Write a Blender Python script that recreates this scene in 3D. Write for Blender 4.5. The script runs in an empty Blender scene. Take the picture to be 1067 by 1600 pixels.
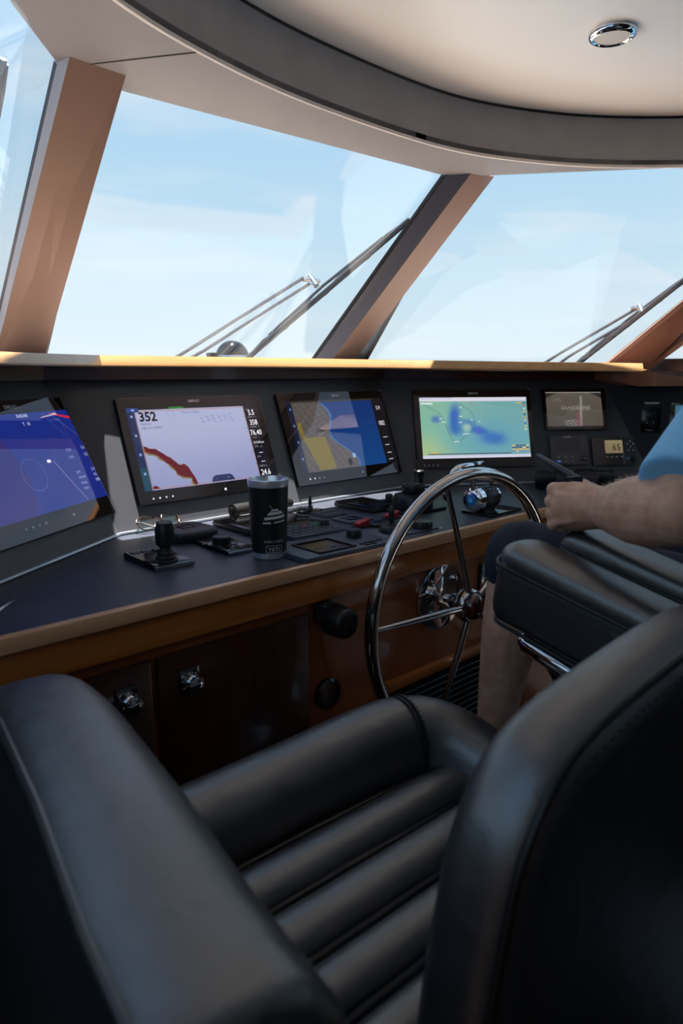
import bpy, bmesh, math, random
from mathutils import Vector as V, Matrix
random.seed(7)
EZ = 1.2                                   # eye height above the cabin floor; coordinates below have the eye at z = 0
# ---------------------------------------------------------------- camera, sky, sun, exposure
F, YH, YAW = 1130.0, 580.0, math.radians(41.0)
PITCH = math.atan((800 - YH) / F)
scn = bpy.context.scene
col = scn.collection
cam_d = bpy.data.cameras.new('camera'); cam = bpy.data.objects.new('camera', cam_d); col.objects.link(cam)
cam_d.sensor_fit = 'VERTICAL'; cam_d.sensor_height = 36; cam_d.sensor_width = 24; cam_d.lens = F * 36 / 1600
cam.location = (0, 0, EZ); cam.rotation_euler = (math.pi / 2 - PITCH, 0, -YAW)
cam_d.clip_start = .02; cam_d.clip_end = 20000
cam_d.dof.use_dof = True; cam_d.dof.focus_distance = 1.9; cam_d.dof.aperture_fstop = 4.5
scn.camera = cam
vs = scn.view_settings
vs.view_transform = 'Standard'; vs.look = 'None'; vs.gamma = 1; vs.use_curve_mapping = False
vs.exposure = 0.3
world = bpy.data.worlds.new('sky'); scn.world = world; world.use_nodes = True
wn, wl = world.node_tree.nodes, world.node_tree.links
wn.clear()
SKY_STRENGTH = .84
o_ = wn.new('ShaderNodeOutputWorld'); bg = wn.new('ShaderNodeBackground'); bg.inputs[1].default_value = SKY_STRENGTH
tc = wn.new('ShaderNodeTexCoord'); sx = wn.new('ShaderNodeSeparateXYZ'); wl.new(tc.outputs['Generated'], sx.inputs[0])
rp = wn.new('ShaderNodeValToRGB'); wl.new(sx.outputs[2], rp.inputs[0])
er = rp.color_ramp.elements
er[0].position = 0.0; er[0].color = (.66, .79, .86, 1); er[1].position = 1.0; er[1].color = (.20, .42, .76, 1)
for p_, c_ in ((.09, (.60, .78, .89, 1)), (.24, (.47, .71, .90, 1)), (.42, (.38, .62, .87, 1))):
    e_ = er.new(p_); e_.color = c_
mp = wn.new('ShaderNodeMapping'); mp.inputs['Scale'].default_value = (1.3, 1.3, 9); mp.inputs['Rotation'].default_value = (.10, .06, 0)
wl.new(tc.outputs['Generated'], mp.inputs[0])
nz = wn.new('ShaderNodeTexNoise'); nz.inputs['Scale'].default_value = 2.2; nz.inputs['Detail'].default_value = 7; nz.inputs['Roughness'].default_value = .55
wl.new(mp.outputs[0], nz.inputs[0])
cr = wn.new('ShaderNodeValToRGB'); cr.color_ramp.elements[0].position = .47; cr.color_ramp.elements[1].position = .78
cr.color_ramp.elements[1].color = (.55, .55, .55, 1)
wl.new(nz.outputs[0], cr.inputs[0])
mx = wn.new('ShaderNodeMixRGB'); mx.inputs[2].default_value = (.80, .88, .91, 1)
wl.new(cr.outputs[0], mx.inputs[0]); wl.new(rp.outputs[0], mx.inputs[1]); wl.new(mx.outputs[0], bg.inputs[0]); wl.new(bg.outputs[0], o_.inputs[0])
sun_d = bpy.data.lights.new('sun', 'SUN'); sun = bpy.data.objects.new('sun', sun_d); col.objects.link(sun)
sun_d.energy = 20.0; sun_d.angle = math.radians(.6); sun_d.color = (1, .97, .93)
SUN_DIR = V((.09, .135, 1.0)).normalized()           # towards the sun: almost overhead, a little ahead
sun.rotation_euler = SUN_DIR.to_track_quat('Z', 'Y').to_euler()
sun.location = (6, -3, 6)

# ---------------------------------------------------------------- pixel rays (distance always comes from the surface touched)
R_ = V((math.cos(YAW), -math.sin(YAW), 0)); FH = V((math.sin(YAW), math.cos(YAW), 0)); ZU = V((0, 0, 1))
FW = FH * math.cos(PITCH) - ZU * math.sin(PITCH); UP = FH * math.sin(PITCH) + ZU * math.cos(PITCH)
def ray(x, y): return FW + R_ * ((x - 533.5) / F) - UP * ((y - 800) / F)
def onz(x, y, z): d = ray(x, y); return d * (z / d.z)
def ony(x, y, Y): d = ray(x, y); return d * (Y / d.y)
def onx(x, y, X): d = ray(x, y); return d * (X / d.x)
def onp(x, y, p, n): d = ray(x, y); return d * (p.dot(n) / d.dot(n))

# ---------------------------------------------------------------- materials
def C(h):
    h = h.lstrip('#'); r = []
    for i in (0, 2, 4):
        c = int(h[i:i+2], 16) / 255; r.append(c / 12.92 if c <= .04045 else ((c + .055) / 1.055) ** 2.4)
    return tuple(r) + (1,)
MATS = {}
def mat(name, color, rough=.5, metal=0, spec=.5, coat=0, emit=None, es=1.0, bump=None, var=None, trans=0, ior=1.45):
    if name in MATS: return MATS[name]
    m = bpy.data.materials.new(name); m.use_nodes = True; n, l = m.node_tree.nodes, m.node_tree.links
    b = n['Principled BSDF']; c = C(color) if isinstance(color, str) else color
    b.inputs['Base Color'].default_value = c; b.inputs['Roughness'].default_value = rough; b.inputs['Metallic'].default_value = metal
    b.inputs['Specular IOR Level'].default_value = spec; b.inputs['Coat Weight'].default_value = coat; b.inputs['Coat Roughness'].default_value = .08
    b.inputs['IOR'].default_value = ior; b.inputs['Transmission Weight'].default_value = trans
    if emit: b.inputs['Emission Color'].default_value = C(emit); b.inputs['Emission Strength'].default_value = es
    if bump or var:
        t = n.new('ShaderNodeTexCoord')
    if bump:                                   # (scale, strength, kind)
        if bump[2] == 'v':
            tx = n.new('ShaderNodeTexVoronoi'); tx.inputs['Scale'].default_value = bump[0]; out = tx.outputs['Distance']
        else:
            tx = n.new('ShaderNodeTexNoise'); tx.inputs['Scale'].default_value = bump[0]; tx.inputs['Detail'].default_value = 6; out = tx.outputs[0]
        l.new(t.outputs['Object'], tx.inputs['Vector'])
        bp = n.new('ShaderNodeBump'); bp.inputs['Strength'].default_value = bump[1]; bp.inputs['Distance'].default_value = .002
        l.new(out, bp.inputs['Height']); l.new(bp.outputs[0], b.inputs['Normal'])
    if var:                                    # (scale, colour2)
        tx = n.new('ShaderNodeTexNoise'); tx.inputs['Scale'].default_value = var[0]; tx.inputs['Detail'].default_value = 5
        l.new(t.outputs['Object'], tx.inputs['Vector'])
        rr = n.new('ShaderNodeValToRGB'); rr.color_ramp.elements[0].color = c; rr.color_ramp.elements[1].color = C(var[1])
        rr.color_ramp.elements[0].position = .35; rr.color_ramp.elements[1].position = .68
        l.new(tx.outputs[0], rr.inputs[0]); l.new(rr.outputs[0], b.inputs['Base Color'])
    MATS[name] = m; return m
def wood(name, c1, c2, scale=(1, 14, 14), rough=.3, coat=.3):
    m = mat(name, c1, rough, coat=coat); n, l = m.node_tree.nodes, m.node_tree.links; b = n['Principled BSDF']
    t = n.new('ShaderNodeTexCoord'); mpn = n.new('ShaderNodeMapping'); mpn.inputs['Scale'].default_value = scale
    l.new(t.outputs['Object'], mpn.inputs[0])
    tx = n.new('ShaderNodeTexNoise'); tx.inputs['Scale'].default_value = 3; tx.inputs['Detail'].default_value = 8; tx.inputs['Distortion'].default_value = .6
    l.new(mpn.outputs[0], tx.inputs['Vector'])
    rr = n.new('ShaderNodeValToRGB'); rr.color_ramp.elements[0].color = C(c1); rr.color_ramp.elements[1].color = C(c2)
    rr.color_ramp.elements[0].position = .3; rr.color_ramp.elements[1].position = .72
    l.new(tx.outputs[0], rr.inputs[0]); l.new(rr.outputs[0], b.inputs['Base Color'])
    bp = n.new('ShaderNodeBump'); bp.inputs['Strength'].default_value = .05; l.new(tx.outputs[0], bp.inputs['Height']); l.new(bp.outputs[0], b.inputs['Normal'])
    return m
def glassmat(name, ior, tint=(1, 1, 1, 1), glare=(1, 1, 1, 1), rough=0.0):
    m = bpy.data.materials.new(name); m.use_nodes = True; n, l = m.node_tree.nodes, m.node_tree.links; n.clear()
    o = n.new('ShaderNodeOutputMaterial'); mxs = n.new('ShaderNodeMixShader'); tr = n.new('ShaderNodeBsdfTransparent'); gl = n.new('ShaderNodeBsdfGlossy')
    gl.inputs['Roughness'].default_value = rough; f0 = ((ior-1)/(ior+1))**2
    lw_ = n.new('ShaderNodeLayerWeight'); lw_.inputs[0].default_value = .5            # Schlick reflectance, same from both sides
    pw = n.new('ShaderNodeMath'); pw.operation = 'POWER'; pw.inputs[1].default_value = 5; l.new(lw_.outputs['Facing'], pw.inputs[0])
    fr = n.new('ShaderNodeMath'); fr.operation = 'MULTIPLY_ADD'; fr.inputs[1].default_value = 1-f0; fr.inputs[2].default_value = f0; l.new(pw.outputs[0], fr.inputs[0])
    tr.inputs[0].default_value = tint; gl.inputs[0].default_value = glare
    l.new(fr.outputs[0], mxs.inputs[0]); l.new(tr.outputs[0], mxs.inputs[1]); l.new(gl.outputs[0], mxs.inputs[2]); l.new(mxs.outputs[0], o.inputs[0])
    MATS[name] = m; return m
def emis(name, color, s=1.0):
    return mat(name, (.002, .002, .003, 1), .6, spec=0, emit=color, es=s)
def vcol_emis(name, s=1.0):
    if name in MATS: return MATS[name]
    m = mat(name, (.002, .002, .003, 1), .6, spec=0); n, l = m.node_tree.nodes, m.node_tree.links
    a = n.new('ShaderNodeVertexColor'); a.layer_name = 'Col'; b = n['Principled BSDF']
    l.new(a.outputs[0], b.inputs['Emission Color']); b.inputs['Emission Strength'].default_value = s
    return m

leather = mat('black_leather', (.014, .015, .018, 1), .39, spec=1.0, ior=1.75, bump=(420, .10, 'v'))
_n, _l = leather.node_tree.nodes, leather.node_tree.links
_t = _n.new('ShaderNodeTexCoord'); _x = _n.new('ShaderNodeTexNoise'); _x.inputs['Scale'].default_value = 16; _x.inputs['Detail'].default_value = 4; _x.inputs['Distortion'].default_value = 1.2
_b = _n.new('ShaderNodeBump'); _b.inputs['Strength'].default_value = .30; _b.inputs['Distance'].default_value = .006
_l.new(_t.outputs['Object'], _x.inputs['Vector']); _l.new(_x.outputs[0], _b.inputs['Height'])
_l.new(_b.outputs[0], [q_ for q_ in _n if q_.type == 'BUMP' and q_ != _b][0].inputs['Normal'])
leather2 = mat('black_leather_edge', (.008, .008, .009, 1), .42, spec=.5)
stitchm = mat('dark_thread', '#22242a', .6)
blackp = mat('black_plastic', (.010, .010, .011, 1), .38)
blackg = mat('black_gloss', (.006, .006, .007, 1), .12)
blackr = mat('black_rubber', (.012, .012, .013, 1), .6)
greyk = mat('grey_keys', '#4a4e55', .5)
chrome = mat('chrome', '#d8d8dc', .07, metal=1)
steel = mat('brushed_steel', '#c9c9cf', .22, metal=1)
steelw = mat('wheel_steel', '#c4bfbd', .13, metal=1)
white_p = mat('white_print', '#d8d8d8', .6)
dimprint = mat('grey_print', '#c4c6ca', .6)
redp = mat('red_plastic', '#a01424', .35)
panelm = mat('dash_panel_grey', '#4a4b50', .45, bump=(600, .06, 'n'))
panelb = mat('dash_panel_navy', '#161c28', .5)
worktop = mat('counter_leatherette', '#323641', .42, spec=.6, bump=(500, .12, 'v'), var=(14, '#3c404c'))
wood_lip = wood('cherry_wood', '#96521f', '#bb7030')
wood_edge = wood('pale_wood_edge', '#c79368', '#d8aa80')
wood_dk = wood('mahogany_face', '#74361a', '#985226', (1, 14, 3))
wood_dr = wood('mahogany_shaded_door', '#280e07', '#3c180b', (10, 10, 1))  # same mahogany, darkened for the shade at the console's left end
wood_ledge = wood('ledge_wood', '#b98a58', '#cb9c6a', (1.2, 9, 9), .35)
wood_red = wood('ledge_trim_wood', '#3a1a10', '#4c241a', (1, 12, 12), .4)
suede = mat('taupe_vinyl', '#6c6768', .7, bump=(300, .05, 'n'), var=(6, '#726c6d'))
fasc = mat('taupe_suede', '#9b9694', .85, bump=(120, .12, 'n'), var=(9, '#a39e9c'))
ceilm = mat('ceiling_vinyl', '#f2eee9', .35)
pillm = mat('pillar_vinyl', '#7c6154', .5, bump=(500, .08, 'n'))
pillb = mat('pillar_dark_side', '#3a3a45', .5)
gasket = mat('black_gasket', (.006, .006, .008, 1), .5)
glass = glassmat('window_glass', 1.28)
scrglass = glassmat('screen_glass', 1.9, glare=(1, .80, .80, 1))
carpet = mat('carpet', '#2a2522', .95, bump=(200, .4, 'n'))

# ---------------------------------------------------------------- mesh helpers
class Fr:                                     # frame: origin, right, up, normal
    def __init__(s, o, a, b): s.o = V(o); s.a = V(a).normalized(); s.b = V(b).normalized(); s.n = s.a.cross(s.b).normalized()
    def __call__(s, x, y, z=0): return s.o + s.a * x + s.b * y + s.n * z
    def px(s, x, y, lift=0):                  # pixel -> local coordinates on the frame's plane (lifted)
        p = onp(x, y, s.o + s.n * lift, s.n) - s.o; return p.dot(s.a), p.dot(s.b)
WF = Fr((0, 0, 0), (1, 0, 0), (0, 1, 0))
class G:
    def __init__(s): s.v = []; s.f = []
    def add(s, vs_, fs): k = len(s.v); s.v += [V(p) for p in vs_]; s.f += [tuple(i + k for i in f) for f in fs]; return s
    def box(s, fr, a0, a1, b0, b1, c0, c1):
        p = [fr(a, b, c) for c in (c0, c1) for b in (b0, b1) for a in (a0, a1)]
        return s.add(p, [(0, 2, 3, 1), (4, 5, 7, 6), (0, 1, 5, 4), (2, 6, 7, 3), (0, 4, 6, 2), (1, 3, 7, 5)])
    def prism(s, fr, pts, c0, c1=None):
        n = len(pts)
        if c1 is None: return s.add([fr(x, y, c0) for x, y in pts], [tuple(range(n))])
        return s.add([fr(x, y, c0) for x, y in pts] + [fr(x, y, c1) for x, y in pts],
                     [tuple(reversed(range(n))), tuple(range(n, 2*n))] + [(i, (i+1) % n, n+(i+1) % n, n+i) for i in range(n)])
    def loft(s, rings, cap=True, closed=False, ringclosed=True):
        k = len(rings[0]); vs_ = [p for r in rings for p in r]; fs = []; m = len(rings)
        for i in range(m if closed else m-1):
            a, b = i*k, ((i+1) % m)*k
            for j in range(k if ringclosed else k-1):
                j2 = (j+1) % k; fs.append((a+j, a+j2, b+j2, b+j))
        if cap and not closed: fs += [tuple(reversed(range(k))), tuple(range((m-1)*k, m*k))]
        return s.add(vs_, fs)
    def lathe(s, fr, x, y, prof, seg=24, cap=True):
        return s.loft([[fr(x + r*math.cos(2*math.pi*i/seg), y + r*math.sin(2*math.pi*i/seg), c) for i in range(seg)] for r, c in prof], cap)
    def cyl(s, fr, x, y, c0, c1, r, r1=None, seg=20): return s.lathe(fr, x, y, [(r, c0), (r if r1 is None else r1, c1)], seg)
    def tube(s, pts, r, seg=10, closed=False, cap=True, flat=1.0):
        pts = [V(p) for p in pts]; n = len(pts); rings = []; up = None
        for i, p in enumerate(pts):
            a = pts[(i-1) % n] if closed or i > 0 else p; b = pts[(i+1) % n] if closed or i < n-1 else p
            t = (b - a).normalized()
            if up is None:
                up = V((0, 0, 1)) if abs(t.z) < .9 else V((0, 1, 0))
            u = (up - t * up.dot(t)).normalized(); up = u; w = t.cross(u)
            rr = r[i] if isinstance(r, (list, tuple)) else r
            rings.append([p + u*(rr*flat*math.cos(2*math.pi*j/seg)) + w*(rr*math.sin(2*math.pi*j/seg)) for j in range(seg)])
        return s.loft(rings, cap, closed)
    def ball(s, c, r, seg=16, rings=10, sc=(1, 1, 1)):
        c = V(c); rr = []
        for i in range(1, rings):
            th = math.pi*i/rings; rr.append([c + V((r*sc[0]*math.sin(th)*math.cos(2*math.pi*j/seg), r*sc[1]*math.sin(th)*math.sin(2*math.pi*j/seg), -r*sc[2]*math.cos(th))) for j in range(seg)])
        return s.loft(rr, True)
    def pillow(s, fr, outline, th, rad, k=5, c=0):        # rounded slab from an outline (counter-clockwise)
        n = len(outline); nor = []
        for i in range(n):
            a = V(outline[i-1]); b = V(outline[(i+1) % n]); t = (b - a).normalized(); nor.append(V((-t.y, t.x)))
        rings = []
        steps = [(math.pi/2*j/k) for j in range(k+1)]
        for an in steps: rings.append((rad*(1-math.sin(an)), -th/2 + rad*(1-math.cos(an))))
        rings = [(i_, z_) for i_, z_ in rings] + [(i_, -z_) for i_, z_ in reversed(rings)]
        rr = []
        for ins, z_ in rings: rr.append([fr(outline[i][0] + nor[i].x*ins, outline[i][1] + nor[i].y*ins, c + z_) for i in range(n)])
        return s.loft(rr, True)
def rrect(w, h, r, k=5, cx=0, cy=0):
    pts = []
    for sx_, sy_, a0 in ((1, 1, 0), (-1, 1, 90), (-1, -1, 180), (1, -1, 270)):
        for j in range(k+1):
            a = math.radians(a0 + 90*j/k); pts.append((cx + sx_*(w/2-r) + r*math.cos(a), cy + sy_*(h/2-r) + r*math.sin(a)))
    return pts
def superell(w, h, e=2.6, seg=28): 
    o = []
    for i in range(seg):
        a = 2*math.pi*i/seg; c, s_ = math.cos(a), math.sin(a)
        o.append((math.copysign(abs(c)**(2/e), c)*w/2, math.copysign(abs(s_)**(2/e), s_)*h/2))
    return o
def finish(me, smooth, bevel, bseg):
    bm = bmesh.new(); bm.from_mesh(me)
    bmesh.ops.remove_doubles(bm, verts=bm.verts, dist=1e-6)
    bmesh.ops.recalc_face_normals(bm, faces=bm.faces)
    if bevel:
        ed = [e for e in bm.edges if len(e.link_faces) == 2 and e.calc_face_angle(0) > .6]
        bmesh.ops.bevel(bm, geom=ed, offset=bevel, segments=bseg, profile=.5, affect='EDGES', clamp_overlap=True)
    for f in bm.faces: f.smooth = smooth is not False
    if smooth is not False:
        lim = smooth if isinstance(smooth, float) else .7
        for e in bm.edges:
            if len(e.link_faces) == 2 and e.calc_face_angle(0) > lim: e.smooth = False
    bm.to_mesh(me); bm.free()
def tag(o, label=None, cat=None, group=None, kind=None):
    if label: o['label'] = label
    if cat: o['category'] = cat
    if group: o['group'] = group
    if kind: o['kind'] = kind
    return o
def thing(name, label, cat, base, group=None, kind=None):
    o = bpy.data.objects.new(name, None); col.objects.link(o); o.empty_display_size = .05
    o.location = (base[0], base[1], base[2] + EZ); o['base'] = 0; del o['base']
    return tag(o, label, cat, group, kind)
ORG = {}
def obj(name, g, m, parent=None, smooth=.7, bevel=0, bseg=2, label=None, cat=None, group=None, kind=None, flip=False):
    me = bpy.data.meshes.new(name)
    if parent is None:
        xs = [p.x for p in g.v]; ys = [p.y for p in g.v]; zs = [p.z for p in g.v]
        org = V(((min(xs)+max(xs))/2, (min(ys)+max(ys))/2, min(zs)))
    else: org = ORG.get(parent.name) or (parent.location - V((0, 0, EZ)))
    me.from_pydata([tuple(p - org) for p in g.v], [], g.f); finish(me, smooth, bevel, bseg)
    o = bpy.data.objects.new(name, me); col.objects.link(o); me.materials.append(m)
    if parent is None: o.location = org + V((0, 0, EZ))
    else: o.parent = parent
    ORG[o.name] = org
    return tag(o, label, cat, group, kind)
def child_copy(src, delta, parent):                     # shares mesh data with src
    o = src.copy(); col.objects.link(o); o.parent = parent; o.location = src.location + V(delta); ORG[o.name] = ORG[src.name]; return o
def text(s, fr, x, y, h, m, parent, lift=0, align='LEFT', name='lettering', bold=0, sx=1.0):
    cu = bpy.data.curves.new('t', 'FONT'); cu.body = s; cu.size = 1; cu.align_x = align; cu.offset = bold; cu.resolution_u = 2
    to = bpy.data.objects.new('t', cu); col.objects.link(to); bpy.context.view_layer.update()
    me = bpy.data.meshes.new_from_object(to.evaluated_get(bpy.context.evaluated_depsgraph_get()))
    k = h / .7; g = G(); g.v = [fr(x + p.co.x*k*sx, y + p.co.y*k, lift) for p in me.vertices]; g.f = [tuple(f.vertices) for f in me.polygons]
    bpy.data.objects.remove(to); bpy.data.curves.remove(cu); bpy.data.meshes.remove(me)
    if not g.v: return None
    return obj(name, g, m, parent, smooth=False)
def struct(name, g, m, label=None, cat=None, **k): return obj(name, g, m, None, kind='structure', label=label, cat=cat, **k)
def mirror(p): return V((2.76 - p[0], p[1], p[2]))
#==STRUCT==
# ================================================================ cabin shell
SZ, CEZ = .65, .80                                         # soffit and ceiling heights above the eye
FLOOR = -1.2
g = G(); g.prism(WF, [(-.35, -2.0), (3.1, -2.0), (3.1, 1.5), (2.1, 2.4), (.66, 2.4), (-.35, 1.5)], FLOOR-.05, FLOOR)
struct('floor', g, carpet, 'dark carpeted wheelhouse floor under the console and seats', 'floor')
# piping line of the soffit = plan of the curved fascia (measured on the soffit plane)
arc_r = [(1.38, 1.535), (1.56, 1.545), (1.733, 1.545), (1.90, 1.517), (2.081, 1.45), (2.21, 1.385), (2.335, 1.30), (2.487, 1.165), (2.58, 1.02), (2.64, .80), (2.66, .5), (2.66, 0), (2.66, -1.9)]
arc_l = [(.60, 1.32), (.642, 1.351), (.784, 1.414), (.996, 1.479), (1.18, 1.515)]
arc_l2 = [(.07, -1.9), (.07, 0), (.09, .5), (.14, .72), (.25, .96), (.38, 1.13), (.49, 1.24)]
arc = arc_l2 + arc_l + arc_r
def smooth_arc(a, n=3):
    for _ in range(n):
        b = [a[0]]
        for p, q in zip(a, a[1:]): b += [(.75*p[0]+.25*q[0], .75*p[1]+.25*q[1]), (.25*p[0]+.75*q[0], .25*p[1]+.75*q[1])]
        a = b + [a[-1]]
    return a
arc = smooth_arc(arc, 2)
# top edge of the glass on the soffit plane
TOP = [(-.20, -1.9), (-.10, .2), (.04, .80), (.512, 1.495), (.66, 1.69), (.78, 1.749), (1.96, 1.749), (2.08, 1.665), (2.494, 1.176), (2.72, .80), (2.86, .2), (2.96, -1.9)]
edge = [(.16, 1.02), (.512, 1.495), (.655, 1.69), (.80, 1.749), (1.97, 1.746), (2.10, 1.655), (2.494, 1.172), (2.63, .98)]
# soffit: strip between arc and an outer line resampled to the same count
outer = TOP
def resample(a, n):
    L = [0]
    for p, q in zip(a, a[1:]): L.append(L[-1] + math.dist(p, q))
    r = []
    for i in range(n):
        t = L[-1]*i/(n-1); k = max(j for j in range(len(L)) if L[j] <= t+1e-9); k = min(k, len(a)-2)
        u = (t - L[k]) / (L[k+1]-L[k]); r.append((a[k][0]+(a[k+1][0]-a[k][0])*u, a[k][1]+(a[k+1][1]-a[k][1])*u))
    return r
# soffit cut along the seam at the port pillar into a port panel and a forward panel
g = G(); poly = [(x, y) for x, y in arc] + [(x, y) for x, y in reversed(outer)]
g.prism(WF, poly, SZ, SZ+.02)
sof = struct('ceiling_soffit', g, suede, 'taupe padded soffit running around the top of the windscreen', 'soffit', smooth=False)
ga = G(); ga.tube([V((.70, 1.672, SZ-.0005)), V((.86, 1.445, SZ-.0005))], .0016, 6); obj('seam', ga, gasket, sof)
g = G(); g.loft([[V((x, y, SZ)) for x, y in arc], [V((x, y, CEZ)) for x, y in arc]], cap=False, ringclosed=False)
fa = struct('ceiling_fascia', g, fasc, 'curved dark taupe band between soffit and ceiling', 'fascia')
g = G(); g.tube([V((x, y, SZ)) for x, y in arc], .0055, 8); obj('piping', g, mat('piping_vinyl', '#e0d6ce', .5), fa)
g = G(); g.tube([V((x, y, CEZ-.003)) for x, y in arc], .004, 6); obj('shadow_gap', g, gasket, fa)
g = G(); g.prism(WF, arc, CEZ, CEZ+.02)
ce = struct('ceiling', g, ceilm, 'glossy cream ceiling panel inside the curved fascia', 'ceiling', smooth=False)
g = G(); g.prism(WF, [(-.22, -2.0), (2.98, -2.0), (2.88, .3), (2.66, .98), (2.12, 1.68), (1.98, 1.78), (.78, 1.78), (.64, 1.70), (.14, 1.02), (-.12, .3)], CEZ+.03, CEZ+.06)
struct('roof_deck', g, mat('roof_white', '#e4e0d8', .5), 'white roof panel above the wheelhouse ceiling', 'roof')
# glass base line (behind the ledge) and panes
GB = {'L0': V((-.10, 1.50, .05)), 'L1': V((.70, 2.30, .05)), 'R1': V((2.06, 2.30, .05)), 'R0': V((2.86, 1.50, .05))}
GT = {'L0': V((.04, .80, SZ)), 'L1': V((.70, 1.745, SZ)), 'R1': V((2.04, 1.745, SZ)), 'R0': V((2.72, .80, SZ))}
SB, STT = V((2.98, -.2, .05)), V((2.86, -.2, SZ))
def pane(n, pts, label):
    nrm = (pts[1]-pts[0]).cross(pts[3]-pts[0]).normalized() * .004
    g = G(); g.add([p - nrm for p in pts] + [p + nrm for p in pts], [(0, 1, 2, 3), (7, 6, 5, 4), (0, 4, 5, 1), (1, 5, 6, 2), (2, 6, 7, 3), (3, 7, 4, 0)])
    return struct('window_%d' % n, g, glass, label, 'window', smooth=False)
pane(1, [GB['L1'], GB['R1'], GT['R1'], GT['L1']], 'wide raked windscreen pane in the middle, wiper in front of it')
pane(2, [GB['R1'], GB['R0'], GT['R0'], GT['R1']], 'raked angled pane right of the middle window post')
pane(3, [GB['L0'], GB['L1'], GT['L1'], GT['L0']], 'angled pane at the left edge beyond the brown post')
pane(4, [GB['R0'], SB, STT, GT['R0']], 'side window beyond the right-hand slanting post')
PN1 = (GB['R1']-GB['L1']).cross(GT['L1']-GB['L1']).normalized(); PN1 = PN1 if PN1.y > 0 else -PN1
PN2 = (GB['R0']-GB['R1']).cross(GT['R1']-GB['R1']).normalized(); PN2 = PN2 if PN2.x > 0 else -PN2
PN3 = (GB['L1']-GB['L0']).cross(GT['L1']-GB['L0']).normalized(); PN3 = PN3 if PN3.y > 0 else -PN3
# pillars: (bottom polygon, top polygon)
def pillar(bot, top, label, faces):                       # faces: list of (edge index, material, part name)
    root = thing('window_post', label, 'window post', (sum(p.x for p in bot)/len(bot), sum(p.y for p in bot)/len(bot), .04), kind='structure')
    n = len(bot)
    for i, m, nm in faces:
        j = (i+1) % n; inn = (bot[i]+bot[j])/2 - sum(bot, V())/n
        g = G(); k = .012
        b0, b1, t1, t0 = bot[i], bot[j], top[j], top[i]
        nn = (b1-b0).cross(t0-b0).normalized(); c_ = sum(bot, V())/n
        if nn.dot(c_-b0) < 0: nn = -nn
        P4 = [b0, b1, t1, t0]; g.add(P4 + [p + nn*k for p in P4], [(0, 1, 2, 3), (7, 6, 5, 4), (0, 4, 5, 1), (1, 5, 6, 2), (2, 6, 7, 3), (3, 7, 4, 0)])
        obj(nm, g, m, root, smooth=False)
    return root
zt = SZ + .005
b = [ony(478, 558, 2.29), ony(512, 558, 2.20), ony(547, 559, 2.19), V((2.14, 2.33, .05))]
t = [onz(690, 272, zt), onz(738, 268, zt), onz(772, 276, zt), V((2.09, 1.75, zt))]
for p in b: p.z = .02
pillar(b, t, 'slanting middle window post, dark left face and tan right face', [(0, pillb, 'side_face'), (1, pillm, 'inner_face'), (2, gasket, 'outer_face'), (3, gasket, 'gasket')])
b = [ony(-24, 553, 2.29), ony(-12, 553, 2.24), ony(65, 553, 2.21), V((.80, 2.33, .05))]
t = [onz(84, 95, zt), onz(110, 83, zt), onz(198, 113, zt), V((.80, 1.752, zt))]
for p in b: p.z = .02
pillar(b, t, 'broad brown vinyl window post near the left edge', [(0, mat('pillar_grey_side', '#8d8a90', .45), 'side_face'), (1, pillm, 'inner_face'), (2, gasket, 'outer_face'), (3, gasket, 'gasket')])
b = [ony(930, 566, 1.62), ony(935, 567, 1.55), ony(1012, 572, 1.42), V((2.93, 1.50, .02))]
t = [onz(1318, 262, zt), onz(1328, 262, zt), onz(1448, 262, zt), V((2.82, .70, zt))]
for p in b: p.z = .0
BR, TR = b, t
pillar(b, t, 'dark slanting window post at the right edge above the ledge corner', [(0, pillm, 'side_face'), (1, pillm, 'inner_face'), (2, gasket, 'outer_face'), (3, gasket, 'gasket')])
b = [mirror(p) for p in BR]; t = [mirror(p) for p in TR]
pillar(b, t, 'window post by the side opening, left of the picture', [(0, pillm, 'side_face'), (1, pillm, 'inner_face'), (2, gasket, 'outer_face'), (3, gasket, 'gasket')])
# starboard side: low wall, aft post and aft part with openings added to light the console; aft bulkhead; port side walled up low to dim it
sidem = mat('side_lining', '#5b4a42', .6)
g = G(); g.box(WF, 2.98, 3.02, -.36, 1.5, FLOOR, .05); g.box(WF, 2.98, 3.02, -2.0, -.66, FLOOR, .05); g.box(WF, 2.86, 3.02, -.36, -.2, .05, .84); g.box(WF, 2.86, 3.02, -2.0, -1.8, .05, .84); g.box(WF, 2.86, 3.02, -1.8, -.36, .60, .84)
struct('wall_right', g, sidem, 'brown lined side wall behind the helm seat', 'wall')
g = G(); g.box(WF, -.3, 3.0, -2.05, -2.0, FLOOR, .84); struct('wall_back', g, mat('bulkhead_dark', '#1c1613', .6), 'dark wooden bulkhead behind the seats', 'wall')
g = G(); g.box(WF, -.32, -.26, -2.0, -.2, FLOOR, .84); g.box(WF, -.32, -.26, -.2, 1.52, FLOOR, -.10); struct('wall_left', g, sidem, 'unseen brown lined side wall, low under an open gap', 'wall')
g = G(); g.prism(WF, [(-.3, 1.5), (.62, 2.45), (2.14, 2.45), (3.0, 1.5), (3.0, 1.54), (2.16, 2.5), (.6, 2.5), (-.3, 1.54)], FLOOR, .03); struct('wall_front', g, sidem, 'lining of the forward wall behind the console', 'wall', smooth=False)
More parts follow.
